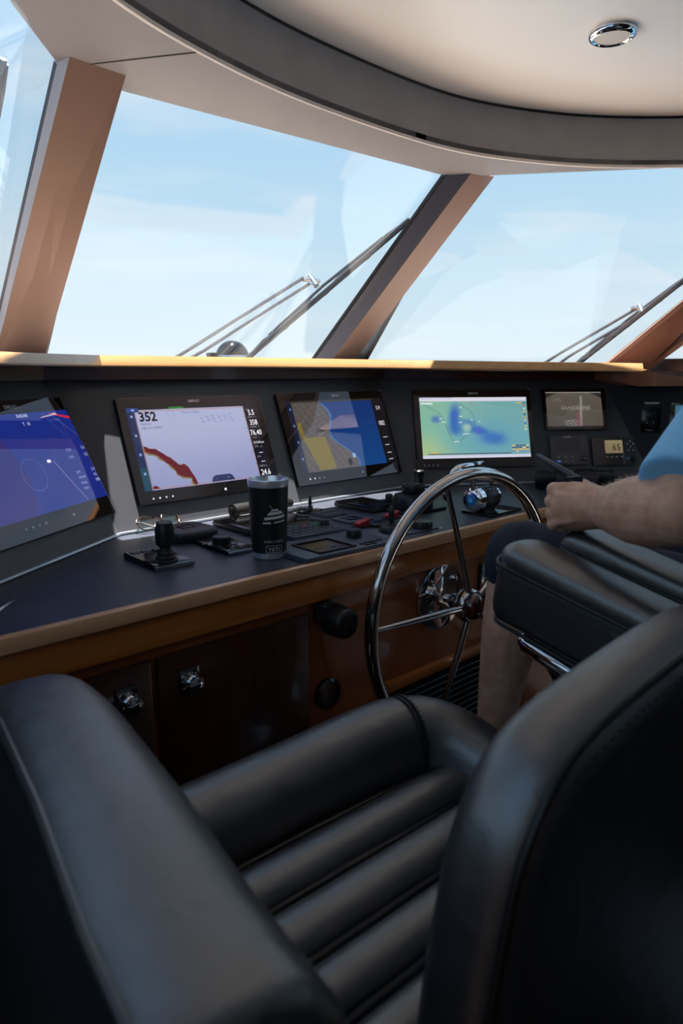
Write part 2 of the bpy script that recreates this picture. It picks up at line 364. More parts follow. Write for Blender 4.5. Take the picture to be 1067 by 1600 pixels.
# outside: foredeck, side deck, sea
deckm = mat('deck_gelcoat', '#e6e2d8', .5)
g = G(); g.prism(WF, [(-.9, 1.6), (.4, 2.52), (2.4, 2.52), (3.6, 1.6), (3.2, 5.5), (2.2, 8.5), (1.38, 9.6), (.56, 8.5), (-.4, 5.5)], -.45, -.35)
struct('foredeck', g, deckm, 'white foredeck ahead of the windscreen', 'deck')
g = G(); g.box(WF, -1.0, -.32, -4, 1.6, FLOOR-.1, FLOOR-.02); g.box(WF, 3.05, 3.7, -4, 1.6, FLOOR-.1, FLOOR-.02); struct('side_deck', g, deckm, 'white side decks outside the wheelhouse', 'deck')
g = G(); g.prism(WF, [(4000*math.cos(i*math.pi/24), 4000*math.sin(i*math.pi/24)) for i in range(48)], -4.2)
struct('sea', g, mat('sea_water', '#2b5570', .12, bump=(.8, .6, 'n')), 'calm blue sea around the boat', 'sea')
#==CONSOLE==
# ================================================================ console
CZ = -.397
def pframe(o, yaw, tilt):
    y, t_ = math.radians(yaw), math.radians(tilt)
    return Fr(o, (math.cos(y), math.sin(y), 0), (-math.sin(y)*math.sin(t_), math.cos(y)*math.sin(t_), math.cos(t_)))
A1 = onz(100, 872, CZ)
P1 = pframe(A1, 35, 25)
P23 = pframe((1.0, 1.685, CZ), 3.5, 21)
P4 = pframe((1.86, 1.705, CZ), -31, 18)
j0, j1 = P4(*P4.px(945, 600)), P4(*P4.px(1007, 724))
P5a = V((math.cos(math.radians(-58)), math.sin(math.radians(-58)), 0))
P5b = (j0 - j1) - P5a * (j0 - j1).dot(P5a)
P5 = Fr(j1, P5a, P5b)
def planeline(f1, f2, z):                                     # point where two facets meet at height z
    d = f1.n.cross(f2.n); 
    import mathutils
    m_ = Matrix((tuple(f1.n), tuple(f2.n), (0, 0, 1))); return m_.inverted() @ V((f1.n.dot(f1.o), f2.n.dot(f2.o), z))
zt_, zb_ = .0, CZ
e12 = [planeline(P1, P23, z) for z in (zb_, zt_)]; e34 = [planeline(P23, P4, z) for z in (zb_, zt_)]; e45 = [planeline(P4, P5, z) for z in (zb_, zt_)]
f0 = [P1(-.75, 0), P1(-.75, .397/math.cos(math.radians(25)))]
f6 = [e45[0] + P5a*.55, e45[1] + P5a*.55]
dash = thing('dashboard', 'grey faceted dashboard wrapping around the helm under the wooden ledge', 'dashboard', (1.35, 1.7, CZ))
def facet(q, n, m):
    P_ = [q[0][0], q[1][0], q[1][1], q[0][1]]; g = G()
    g.add(P_ + [p - n*.012 for p in P_], [(0, 1, 2, 3), (7, 6, 5, 4), (0, 4, 5, 1), (1, 5, 6, 2), (2, 6, 7, 3), (3, 7, 4, 0)])
    obj('dash_panel', g, m, dash, smooth=False)
facet((f0, e12), P1.n, panelm); facet((e12, e34), P23.n, panelm); facet((e34, e45), P4.n, panelm); facet((e45, f6), P5.n, panelb)
g = G(); g.tube([p + V((0, -.003, .004)) for p in (f0[0], e12[0], e34[0], e45[0])], .0045, 8); obj('base_trim', g, mat('satin_trim', '#b9bcc4', .3, metal=.8), dash)
# ---- counter
front = lambda X: 1.129 + (X - .293) * .0415
ct = thing('console_counter', 'dark leatherette console counter with a pale wooden front edge', 'counter', (1.2, 1.4, CZ-.03))
XR = 2.52
pts = [(-.12, front(-.12)), (XR, front(XR))] + [(p.x, p.y) for p in (V((2.62, 1.25, 0)), e45[0], e34[0], e12[0], f0[0])]
g = G(); g.prism(WF, pts, CZ-.025, CZ); obj('worktop', g, worktop, ct, smooth=False)
FF = Fr((.293, 1.129, CZ), (1, .0415, 0), (0, 0, 1))           # console face frame: x along, y up, n towards the seats
g = G(); g.box(FF, -.42, 2.25, -.026, .002, -.003, .016); obj('edge_strip', g, wood_edge, ct, bevel=.003, smooth=.6)
# ---- cabinet under the counter
cab = thing('console_cabinet', 'dark mahogany console cabinet with doors, latches and a louvred vent', 'cabinet', (1.2, 1.15, FLOOR))
zf = FLOOR - CZ
fxy = lambda x, y, lift=0: FF.px(x, y, lift)
g = G(); g.box(FF, -.42, 2.25, -.088, -.027, -.03, .004); obj('rail', g, wood_lip, cab, bevel=.003, smooth=.6)
g = G(); g.box(FF, -.42, 2.25, zf+.06, -.089, -.05, -.012); obj('face_panel', g, wood_dk, cab, smooth=False)
g = G(); g.box(FF, -.42, 2.25, zf, zf+.06, -.09, -.05); obj('kick_board', g, blackp, cab, smooth=False)
xa, ya = fxy(245, 1030); xb, yb = fxy(483, 958)
def latch(parent, x, y):
    g = G(); g.box(FF, x-.021, x+.021, y-.024, y+.024, .0015, .005); lp = obj('latch_plate', g, mat('dark_chrome', '#6d6d72', .15, metal=1), parent, bevel=.001)
    g = G(); g.lathe(FF, x, y-.004, [(.019, .005), (.020, .008), (.014, .011), (.013, .020), (.017, .026), (.0165, .031), (.010, .035), (.002, .0355)], 24); obj('latch_knob', g, chrome, parent)
for (x0, x1, lx, ly) in ((-.36, xa-.012, *fxy(197, 1093)), (xa, xb, *fxy(294, 1061))):
    g = G(); g.box(FF, x0, x1, zf+.10, ya, -.012, .0015); d_ = obj('door', g, wood_dr, cab, bevel=.003, smooth=.6); latch(d_, lx, ly)
# black round control knob with its screw plate, and a second socket below
kx, ky = fxy(520, 967)
g = G(); g.box(FF, kx-.05, kx-.004, ky+.002, ky+.045, -.012, .004); pl_ = obj('screw_plate', g, blackp, cab, bevel=.004)
sc = None
for dx, dy in ((-.044, .008), (-.034, .008), (-.020, .016), (-.010, .018), (-.03, .036)):
    g = G(); g.cyl(FF, kx+dx, ky+dy, .004, .0065, .0035, seg=8); obj('screw', g, chrome, pl_)
g = G(); g.lathe(FF, kx+.008, ky-.004, [(.036, -.012), (.036, .01), (.034, .035), (.030, .042), (.02, .046), (.003, .047)], 28); obj('control_knob', g, blackp, cab)
kx, ky = fxy(515, 1085)
g = G(); g.lathe(FF, kx, ky, [(.036, -.012), (.036, -.002), (.030, .004), (.028, -.004), (.003, -.006)], 28); obj('socket', g, blackg, cab)
# right section: lighter panel, vent frame and louvres, small black label plate
gx0, gy0 = fxy(612, 1062); gx1, gy1 = fxy(752, 1016)
vt = (gy0+gy1)/2 - .003
g = G(); g.box(FF, gx0-.02, gx1+.30, vt-.012, vt+.012, -.012, .010); obj('vent_rail', g, wood_lip, cab, bevel=.003)
g = G(); g.box(FF, gx1+.012, gx1+.06, zf+.06, vt-.012, -.012, .006); obj('vent_stile', g, wood_lip, cab, bevel=.003)
gr = thing('vent_grille', 'black louvred vent grille low on the console beside the wheel', 'vent', tuple(FF((gx0+gx1)/2, vt-.3)))
g = G(); g.box(FF, gx0+.005, gx1+.012, vt-.30, vt-.013, -.0115, -.009); obj('backing', g, blackr, gr, smooth=False)
sl = None
for k in range(16):
    yk = vt-.024-k*.0175
    if sl is None:
        s_ = Fr(FF(0, yk, -.004), FF.a, (FF.b + FF.n*.9)); g = G(); g.box(s_, gx0+.008, gx1+.010, -.0075, .0075, -.001, .001)
        sl = obj('slat', g, mat('slat_black', (.02, .02, .022, 1), .28), gr, smooth=False); y0_ = yk
    else: child_copy(sl, (0, 0, yk-y0_), gr)
lx, ly = fxy(756, 905)
g = G(); g.box(FF, lx-.012, lx+.075, ly-.075, ly+.045, -.012, -.004); lp = obj('switch_plate', g, blackg, cab, bevel=.003)
for dy in (.03, .0, -.035):
    g = G(); g.box(FF, lx-.004, lx+.03, ly+dy-.001, ly+dy+.001, -.004, -.0035); obj('mark', g, white_p, lp, smooth=False)
# ---- wooden ledge over the dashboard
zl = lambda X: .011 - max(0, X - 1.63) * .019
LF = [(-.14, .79), (.28, 1.232), (.52, 1.488), (.76, 1.785), (1.20, 1.785), (1.75, 1.755), (2.062, 1.478), (2.355, 1.185)]
LB = [(-.10, 1.50), (.10, 1.72), (.30, 1.93), (.66, 2.31), (1.3, 2.31), (2.08, 2.31), (2.45, 1.93), (2.74, 1.60)]
led = thing('wooden_ledge', 'sunlit orange wooden ledge along the foot of the windscreen', 'ledge', (1.3, 1.9, .0))
def board(i0, i1):
    g = G(); rings = []
    fl, bl = LF[i0:i1+1], LB[i0:i1+1]
    for (x, y), (bx, by) in zip(fl, bl):
        z = zl(x); th = .0285 - .0065*max(0, min(1, (.76-x)/.35)); d = V((bx-x, by-y, 0)).normalized(); p = V((x, y, z)); q = V((bx, by, z))
        rings.append([p + d*.002, p + ZU*.003, p + ZU*.010 + d*.002, p + ZU*th + d*.014, q + ZU*th, q])
    g.loft(rings); return obj('ledge_board', g, wood_ledge, led, smooth=.5)
board(0, 3); board(3, 5); board(5, 7)
g = G(); rings = []
for (x, y), (bx, by) in zip(LF, LB):
    d = V((bx-x, by-y, 0)).normalized(); p = V((x, y, zl(x))) + d*.10; q = V((bx, by, zl(x))); th = .0285 - .0065*max(0, min(1, (.76-x)/.35))
    rings.append([p + ZU*th, p + ZU*(th+.002), q + ZU*(th+.002), q + ZU*th])
g.loft(rings); obj('bounce_sheet', g, mat('bounce_sheet_pale', '#bdb4ab', .6), led, smooth=.5)  # added unseen pale sheet that keeps light bounced off the ledge neutral
# brown trim strip beneath, set back to the dashboard top
tr = [V((f0[1].x, f0[1].y, 0)), V((e12[1].x, e12[1].y, 0)), V((e34[1].x, e34[1].y, 0)), V((e45[1].x, e45[1].y, 0))]
g = G(); rings = []
for i, p in enumerate(tr):
    z = zl(p.x); q = V((p.x, p.y, 0)) + V((0, -.035, 0)); rings.append([q + ZU*(z-.032), q + ZU*z, q + V((0, .03, z)), q + V((0, .03, z-.032))])
g.loft(rings); obj('under_trim', g, wood_red, led, smooth=False)
# lower ledge at the right with its scooped end
low = thing('side_ledge', 'brown wooden side ledge stepping down right of the main ledge', 'ledge', (2.75, 1.2, -.03))
p0 = V((2.49, 1.25, -.012)); g = G(); rings = []
for X, Y, zt__ in ((2.42, 1.33, -.006), (2.475, 1.262, -.001), (2.50, 1.245, .006), (2.525, 1.232, -.004), (2.56, 1.218, -.013), (2.62, 1.195, -.018), (2.70, 1.165, -.021), (2.80, 1.13, -.022), (3.0, 1.05, -.022)):
    zb = -.052 if X > 2.45 else -.03
    rings.append([V((X, Y, zb)), V((X, Y, zt__)), V((X+.16, Y+.24, zt__)), V((X+.16, Y+.24, zb))])
g.loft(rings); obj('ledge_board', g, wood('side_ledge_wood', '#8a5a42', '#9c6a50', (1, 10, 10), .35), low, smooth=.5)

# ================================================================ displays
LIFT = .009
def lerp2(a, b, t): return (a[0]+(b[0]-a[0])*t, a[1]+(b[1]-a[1])*t)
def rect_from_px(fr, px, lift):
    L = [fr.px(x, y, lift) for x, y in px]; tl, tr_, bl, br = L
    x0, x1 = (tl[0]+bl[0])/2, (tr_[0]+br[0])/2; y1, y0 = (tl[1]+tr_[1])/2, (bl[1]+br[1])/2
    return x0, x1, y0, y1
class Disp:
    def __init__(s, fr, glass_px, screen_px, label, name='chart_display', brand='SIMRAD', grp='widescreen helm displays', thick=LIFT, bezel=None, rectw=None):
        s.fr = fr; s.gl = rectw[0] if rectw else rect_from_px(fr, glass_px, thick); s.sc = rectw[1] if rectw else rect_from_px(fr, screen_px, thick)
        x0, x1, y0, y1 = s.gl; s.thick = thick
        s.root = thing(name, label, 'display', tuple(fr((x0+x1)/2, y0)), group=grp)
        g = G(); g.prism(fr, rrect(x1-x0, y1-y0, .006, 3, (x0+x1)/2, (y0+y1)/2), .0, thick-.004); obj('housing', g, blackp, s.root)
        g = G(); g.prism(fr, rrect(x1-x0, y1-y0, .006, 3, (x0+x1)/2, (y0+y1)/2), thick-.0035, thick); obj('bezel', g, bezel or mat('bezel_black', (.004, .004, .005, 1), .6, spec=.05), s.root)
        g = G(); g.prism(fr, rrect(x1-x0-.001, y1-y0-.001, .006, 3, (x0+x1)/2, (y0+y1)/2), thick+.0032); s.glass = obj('cover_glass', g, scrglass, s.root, smooth=False)
        s.scr = None; s.lv = 0
    def uv(s, u, v): x0, x1, y0, y1 = s.sc; return x0 + (x1-x0)*u, y1 + (y0-y1)*v
    def image(s, fn, nu, nv, es=1.0, mname='screen_image'):
        g = G(); cols = []
        for j in range(nv+1):
            for i in range(nu+1):
                g.v.append(s.fr(*s.uv(i/nu, j/nv), s.thick+.0004)); cols.append(fn(i/nu, j/nv))
        g.f = [(j*(nu+1)+i, j*(nu+1)+i+1, (j+1)*(nu+1)+i+1, (j+1)*(nu+1)+i) for j in range(nv) for i in range(nu)]
        o = bpy.data.meshes.new('screen'); org = ORG.get(s.root.name) or s.root.location - V((0, 0, EZ))
        o.from_pydata([tuple(p - org) for p in g.v], [], g.f); a = o.color_attributes.new('Col', 'FLOAT_COLOR', 'POINT')
        for i, c in enumerate(cols): a.data[i].color = c
        ob = bpy.data.objects.new('screen', o); col.objects.link(ob); ob.parent = s.root; o.materials.append(vcol_emis(mname, es)); ORG[ob.name] = org; s.scr = ob
        return ob
    def poly(s, pts, color, es=1.0, name='graphic', lv=1):
        g = G(); g.prism(s.fr, [s.uv(u, v) for u, v in pts], s.thick+.0004+.0002*lv)
        return obj(name, g, emis('glow_%s_%g' % (color, es), color, es), s.scr or s.root, smooth=False)
    def rect(s, u0, v0, u1, v1, color, es=1.0, name='graphic', lv=1): return s.poly([(u0, v0), (u1, v0), (u1, v1), (u0, v1)], color, es, name, lv)
    def line(s, pts, w, color, es=1.0, lv=2, closed=False):
        P_ = [V(s.uv(u, v)) for u, v in pts]; g = G(); n = len(P_)
        for i in range(n if closed else n-1):
            a, b_ = P_[i], P_[(i+1) % n]; d = b_-a
            if d.length < 1e-7: continue
            q = V((-d.y, d.x)).normalized()*w/2; k = s.thick+.0004+.0002*lv
            g.add([s.fr(a.x+q.x, a.y+q.y, k), s.fr(b_.x+q.x, b_.y+q.y, k), s.fr(b_.x-q.x, b_.y-q.y, k), s.fr(a.x-q.x, a.y-q.y, k)], [(0, 1, 2, 3)])
        return obj('line', g, emis('glow_%s_%g' % (color, es), color, es), s.scr or s.root, smooth=False)
    def txt(s, st, u, v, h, color, es=1.0, lv=3, align='LEFT', bold=0, sx=1.0):
        x, y = s.uv(u, v); return text(st, s.fr, x, y, h, emis('glow_%s_%g' % (color, es), color, es), s.scr or s.root, s.thick+.0004+.0002*lv, align, bold=bold, sx=sx)
    def brand(s, st, u=.5, gap=.011, h=.0075):
        x, y = s.uv(u, 0); text(st, s.fr, x, y+gap, h, mat('brand_print', '#f2f2f4', .5), s.root, s.thick+.0006, 'CENTER', bold=.02)
    def buttons(s, uu=(.045, .09, .135, .18), w=.0035, gap=.02, sq=.58):
        for u in uu:
            x, y = s.uv(u, 1); g = G(); g.cyl(s.fr, x, y-gap, s.thick, s.thick+.0008, w*.75, seg=10); obj('touch_key', g, white_p, s.root)
        x, y = s.uv(sq, 1); g = G(); g.box(s.fr, x-w, x+w, y-gap-w, y-gap+w, s.thick, s.thick+.0008); obj('power_key', g, white_p, s.root, smooth=False)
    def clips(s):
        x0, x1, y0, y1 = s.gl
        for a, b_, dx, dy in ((x0, y0, 1, 1), (x1, y0, -1, 1), (x0, y1, 1, -1), (x1, y1, -1, -1)):
            g = G(); g.tube([s.fr(a+dx*.001, b_+dy*.001, s.thick+.0005), s.fr(a+dx*.007, b_-dy*.004, s.thick+.001)], .0012, 6); obj('corner_clip', g, steel, s.root)
def mixc(a, b, t): return tuple(a[i]*(1-t)+b[i]*t for i in range(3)) + (1,)
def sst(a, b, x): t = max(0, min(1, (x-a)/(b-a))); return t*t*(3-2*t)
# --- display 1: radar, far left
x1g, x1s = .300, .265
D1 = Disp(P1, None, None, 'radar display with a blue screen, cut off by the left picture edge', rectw=((x1g-.50, x1g, .0575, .365), (x1s-.43, x1s, .1025, .3325)))
def radar(u, v):
    c = C('#16287c'); d = math.hypot((u-.08)*1.85, v-.62)
    if d < .56: c = mixc(c, C('#2a2064'), .7)
    return c
D1.image(radar, 180, 100, .9)
for r in (.16,): D1.line([(.43+r/1.85*math.cos(k*math.pi/24), .62+r*math.sin(k*math.pi/24)) for k in range(48)], .0008, '#6a6fb0', .8, closed=True)
D1.line([(.62, .52), (.75, .98)], .001, '#b8b0e0', .8); D1.line([(.70, .02), (.83, .30)], .0008, '#5a70b0', .7); D1.line([(.78, .05), (.93, .30)], .0008, '#8890c0', .7)
D1.poly([(.76, .02), (.98, .09), (.98, .12), (.88, .085)], '#c02038', 1.0)
D1.txt('RADAR', .50, .045, .008, '#c8d0f0'); D1.txt('T  10', .52, .13, .008, '#c8d0f0'); D1.txt('R 300M', .49, .045, .0001, '#c8d0f0')
for i, (a, b_, v) in enumerate((('COG', '5.61', .45), ('SOG', '121', .53), ('DPT', '5.4', .70), ('WTMP', '4.5', .76), ('POSN', '080', .82), ('TRIM', '', .88))):
    D1.txt(a, .76, v, .0065, '#9aa0d8', .9); 
    if b_: D1.txt(b_, .90, v, .008, '#b8bce8', .9)
D1.rect(.57, .50, .60, .53, '#e8e4f8', 1.0); D1.rect(.935, .21, .955, .25, '#e8e4f8', 1.0)
D1.brand('SIMRAD', .49, .012, .0085); D1.buttons((.2, .25, .3, .35)); D1.clips()
# --- display 2: echo sounder
D2 = Disp(P23, [(183, 623), (400.5, 616), (214, 794), (441, 757)], [(195, 639), (397, 630), (227.5, 770.5), (427, 741)], 'echo sounder display showing 352 and a red seabed trace')
def sonar(u, v):
    if u < .058: return C('#1d2c58') if v < .72 else C('#1a4a5c')
    if u > .885: return C('#171422')
    c = mixc(C('#b9c0e4'), C('#9fa6d2'), sst(.2, 1, v))
    h = math.sin(u*91.7+v*57.3)*math.sin(u*41-v*83)
    if .52 < u < .80 and .12 < v < .22 and h > .35: c = mixc(c, C('#6f8fc0'), .5)
    if .27 < u < .36 and .05 < v < .12 and h > .4: c = mixc(c, C('#8a9cc8'), .4)
    return c
D2.image(sonar, 120, 70, .72, 'sonar_image')
top = [(.062, .47), (.085, .475), (.10, .505), (.125, .50), (.15, .525), (.175, .56), (.20, .60), (.23, .63), (.25, .675), (.275, .72), (.30, .735), (.315, .71), (.335, .75), (.355, .82), (.375, .90), (.385, .985)]
bot = [(.350, .985), (.345, .90), (.31, .885), (.28, .87), (.255, .845), (.245, .78), (.21, .71), (.185, .66), (.155, .62), (.13, .575), (.10, .56), (.075, .55), (.062, .52)]
def jag(a, s_): return [(u + random.uniform(-s_, s_), v + random.uniform(-s_, s_)) for u, v in a]
def dens(a):
    r = []
    for p, q in zip(a, a[1:]): r += [p, lerp2(p, q, .33), lerp2(p, q, .66)]
    return r + [a[-1]]
g = G()
dt, db = jag(dens(top), .004), jag(dens(bot), .006)
n_ = 28
def rs(a, n):
    return resample(a, n)
ta, ba = rs(dt, n_), rs(list(reversed(db)), n_)
def strip(a, b_, color, lv, es=.9):
    g = G()
    for i in range(len(a)-1): 
        k = D2.thick+.0004+.0002*lv; g.add([D2.fr(*D2.uv(*p), k) for p in (a[i], a[i+1], b_[i+1], b_[i])], [(0, 1, 2, 3)])
    obj('seabed_trace', g, emis('glow_%s_%g' % (color, es), color, es), D2.scr, smooth=False)
strip([(u-.006, v+.0) for u, v in ta], jag([(u-.006, v+.018) for u, v in ba], .009), '#9a8a58', 1, .6); strip(ta, jag(ba, .006), '#5c0a14', 2, .9)
D2.poly([(.06, .96), (.075, .945), (.09, .955), (.11, .985), (.06, .985)], '#5c0a14', .9, lv=2)
for a in ([(.058, .045), (.885, .045)], [(.058, .985), (.885, .985)], [(.058, .03), (.058, .985)], [(.885, .03), (.885, .985)]): D2.line(a, .0014, '#c07850', .8)
D2.rect(0, 0, 1, .028, '#14161f', .9); D2.rect(.30, .0, .41, .026, '#2c7a2a', 1, lv=2); D2.rect(0, 0, .085, .055, '#1f3a7a', .9, lv=3); D2.rect(.035, .018, .055, .038, '#8fb0e0', .9, lv=4)
D2.txt('352', .075, .165, .0245, '#0c0c12', .3, bold=.03); D2.txt('DEPTH M', .08, .215, .005, '#3a3f55', .6); D2.txt('High Chirp, 800kHz', .08, .26, .0052, '#3a3f55', .6); D2.txt('SIMRAD FLAGSHIP', .38, .09, .005, '#5a6080', .8)
D2.poly([(.49, .985), (.505, .925), (.53, .905), (.64, .905), (.66, .925), (.675, .985)], '#26345e', .9, lv=3); D2.txt('-', .53, .955, .006, '#d0d8f0', 1, 4); D2.txt('+', .62, .955, .006, '#d0d8f0', 1, 4)
for st, v, h in (('5.5', .155, .0155), ('358', .29, .0155), ('76.40', .43, .0155), ('12:11:02 pm', .545, .0065), ('---', .69, .012), ('---', .81, .012), ('24.6', .975, .0165)): D2.txt(st, .945, v, h, '#f0f0f4', 1.0, 4, 'CENTER', sx=.85, bold=.01)
for st, v in (('SOG   kn', .09), ('DEPTH   m', .195), ('WTEMP   C', .33), ('TIME', .475), ('ETD   nm', .60), ('ETA', .735), ('DEPTH 2', .865)): D2.txt(st, .905, v, .0048, '#a8a8b4', .8, 4)
for k, st in enumerate(('ACTIVITY', 'ZOOM', 'GAIN', 'MODE')): D2.rect(.02, .09+.23*k, .036, .12+.23*k, '#90a8d8', .8, lv=3)
for v in (.17, .33, .49, .65, .82): D2.line([(.872, v), (.885, v)], .0012, '#2a2f45', .5)
D2.brand('SIMRAD'); D2.buttons(gap=.021); D2.clips()
# --- display 3: chart
D3 = Disp(P23, [(433, 615), (590.5, 611), (462.7, 761), (632, 737)], [(445, 629), (589, 621), (476, 740), (627, 720)], 'chart display showing brown land and a yellow patch beside blue sea')
def chart(u, v):
    if u < .045: return C('#141a30')
    if u > .87: return C('#14141a')
    coast = .29 + .20*v + .06*math.sin(v*9) + .05*v*v
    if u < coast:
        nz_ = .5+.5*math.sin(u*73+v*31)*math.sin(v*67-u*23)
        return mixc(C('#4a4442'), C('#5d5652'), nz_)
    if u < coast+.012: return C('#2f6fb0')
    return mixc(C('#0e2d6a'), C('#12407c'), v)
D3.image(chart, 120, 70, .8)
D3.poly([(.06, .30), (.085, .30), (.10, .52), (.29, .52), (.33, .985), (.165, .985), (.05, .40)], '#75682c', .9); D3.rect(.03, .0, .9, .025, '#3a3428', .7)
D3.line([(.22, .52), (.29, .46), (.33, .45), (.36, .47)], .0012, '#9a9490', .8); D3.rect(.52, .80, .55, .86, '#8fa8d0', .9); D3.rect(.46, .87, .50, .96, '#101018', .5)
for st, v, h in (('5.9', .18, .014), ('082', .42, .016)): D3.txt(st, .93, v, h, '#f0f0f4', .9, 4, 'CENTER', sx=.85)
for v in (.60, .72, .84, .94): D3.rect(.905, v, .955, v+.012, '#c8c8d0', .8, lv=3)
for k in range(4): D3.rect(.016, .10+.23*k, .03, .13+.23*k, '#7088c0', .8, lv=3)
D3.brand('SIMRAD'); D3.buttons(gap=.020); D3.clips()
# --- display 4: weather map
D4 = Disp(P4, [(646, 609.5), (825, 608.6), (649.5, 732.5), (839, 729)], [(652.7, 622), (819, 619.7), (663, 717.7), (832, 712.5)], 'widescreen display with a teal and blue weather map, behind the wheel')
def wx(u, v):
    if v < .07: return C('#d6d4e2')
    if v > .955: return C('#c4c8dc')
    c = mixc(C('#6fa3a4'), C('#7fb39c'), sst(.2, .9, 1-u)); c = mixc(c, C('#a3bd8a'), sst(.35, 0, math.hypot(u-.02, (v-.95)*.7)))
    c = mixc(c, C('#5f9cb4'), .75*sst(.55, .05, math.hypot((u-.62)*.9, v-.7)))
    for (cx, cy, rx, ry, a, k) in ((.31, .32, .085, .34, .08, .95), (.32, .52, .10, .18, 0, .8), (.14, .36, .075, .10, 0, .75), (.53, .55, .14, .10, .5, .95), (.66, .68, .20, .17, .5, .8), (.43, .42, .13, .09, .5, .6)):
        x, y = u-cx, (v-cy); ca, sa = math.cos(a), math.sin(a); x, y = x*ca+y*sa, -x*sa+y*ca
        c = mixc(c, C('#2760b4'), k*sst(1, .15, math.hypot(x/rx, y/ry)))
    for cx, cy, r in ((.325, .30, .035), (.525, .545, .055)): c = mixc(c, C('#5a5cc0'), .7*sst(1, 0, math.hypot((u-cx)/r, (v-cy)/(r*1.9))))
    c = mixc(c, C('#9fbfae'), .85*sst(1, .3, math.hypot((u-.42)/.05, (v-.5)/.09)))
    if .33 < v < .335: pass
    return c
D4.image(wx, 120, 70, .92)
D4.line([(.03, .11), (.10, .18), (.17, .25), (.21, .36), (.235, .5), (.26, .65), (.29, .72), (.34, .735), (.38, .67), (.43, .61), (.47, .56), (.495, .45), (.49, .33), (.46, .22), (.40, .16), (.37, .1)], .0012, '#2c4a70', .6)
D4.line([(.71, .5), (.76, .56), (.75, .64), (.70, .72), (.62, .78)], .0008, '#4a78a8', .6)
D4.rect(.01, .09, .12, .115, '#e0e4ea', .9); D4.rect(0, .0, .30, .03, '#c2c2d6', .9); D4.rect(.90, .09, .955, .105, '#d8a850', 1); D4.rect(.96, .09, .99, .105, '#404858', .8)
D4.line([(.48+.008*math.cos(k*.7), .1+.014*math.sin(k*.7)) for k in range(9)], .002, '#b04858', .9)
for k, cc in enumerate(('#c05060', '#d8d8e0', '#d8b060', '#3c4658', '#e08a40', '#d8b8a0', '#5060b0', '#e0c060', '#d8d0a8')): D4.rect(.962, .13+.05*k, .982, .155+.05*k, cc, .9)
for k in range(4):
    for j in range(5): D4.rect(.83+.033*j, .80+.032*k, .858+.033*j, .822+.032*k, ('#3c4a68', '#40506c', '#d8a850', '#7090c0')[k] if (j+k) % 4 else '#e0c070', .9)
D4.rect(.05, .925, .82, .94, '#4a505c', .8); D4.rect(.09, .90, .14, .918, '#d8a850', 1); D4.rect(.0, .985, 1, 1, '#e0e0ee', .9)
for (u, v, w_) in ((.36, .16, .03), (.17, .345, .03), (.19, .40, .04), (.355, .31, .03), (.35, .41, .03), (.38, .60, .06), (.29, .725, .05), (.46, .37, .02), (.53, .40, .02)): D4.rect(u, v, u+w_, v+.012, '#dfe4ea', .9, lv=3)
D4.brand('SIMRAD'); D4.buttons((.01, .05, .09, .13), gap=.024, sq=.52); D4.clips()
# --- small CCTV display
D5 = Disp(P4, [(846, 608), (946, 607), (853, 672), (949, 671)], [(850, 613), (939, 612.5), (858, 667), (942, 665)], 'small grey camera-picture display at the top right of the dashboard', name='camera_display', grp='')
def cctv(u, v):
    h = math.sin(u*57+v*21)*math.sin(v*61-u*33); c = mixc(C('#5a534c'), C('#4c463f'), v)
    if .26 < u < .78 and .40 < v < .52 and h > -.2: c = mixc(c, C('#8a857c'), .6)
    if abs(u-.64+.05*v) < .022 and v > .1: c = mixc(c, C('#9a938a'), .6)
    if .30 < u < .55 and .80 < v < 1 and h > 0: c = mixc(c, C('#8f8a84'), .7)
    if .52 < u < .60 and .62 < v: c = mixc(c, C('#7a4a58'), .6)
    if .10 < u < .28 and .15 < v < .28 and h > .2: c = mixc(c, C('#857e76'), .6)
    if math.hypot(u-.5, (v-1.05)*.75) > .82: c = mixc(c, C('#1c1b1c'), .85)
    return c
D5.image(cctv, 90, 60, .9, 'cctv_image'); D5.rect(0, 0, 1, .02, '#a8a49c', .8)
# --- dark instrument with soft keys
D6 = Disp(P4, [(858, 681), (915, 681), (860, 727), (919, 726)], [(867, 685), (905, 685), (869, 707), (907, 706.5)], 'small switched-off instrument with a row of soft keys under it', name='instrument_display', grp='', bezel=mat('instrument_grey', '#23262c', .5))
D6.image(lambda u, v: (.004, .003, .005, 1), 2, 2, 1, 'dark_lcd'); D6.brand('FURUNO', .5, .003, .005)
for k in range(3):
    for j in range(2):
        x, y = D6.uv(.08+.28*k, 1.33+.30*j); g = G(); g.box(P4, x-.0065, x+.0065, y-.003, y+.003, LIFT, LIFT+.0015); obj('soft_key', g, mat('key_black', (.02, .02, .022, 1), .5) if (k, j) != (0, 1) else mat('key_blue', '#1d6fd0', .4, emit='#2a7fe0', es=.4), D6.root)
        g = G(); g.box(P4, x-.004, x+.004, y-.0008, y+.0008, LIFT+.0015, LIFT+.0018); obj('key_mark', g, white_p, D6.root, smooth=False)
x, y = D6.uv(1.12, 1.45); g = G(); g.lathe(P4, x, y, [(.012, LIFT), (.011, LIFT+.003), (.004, LIFT+.004)], 16); obj('cursor_key', g, blackp, D6.root); g = G(); g.box(P4, x-.008, x+.008, y-.001, y+.001, LIFT+.004, LIFT+.0045); obj('key_mark', g, white_p, D6.root, smooth=False)
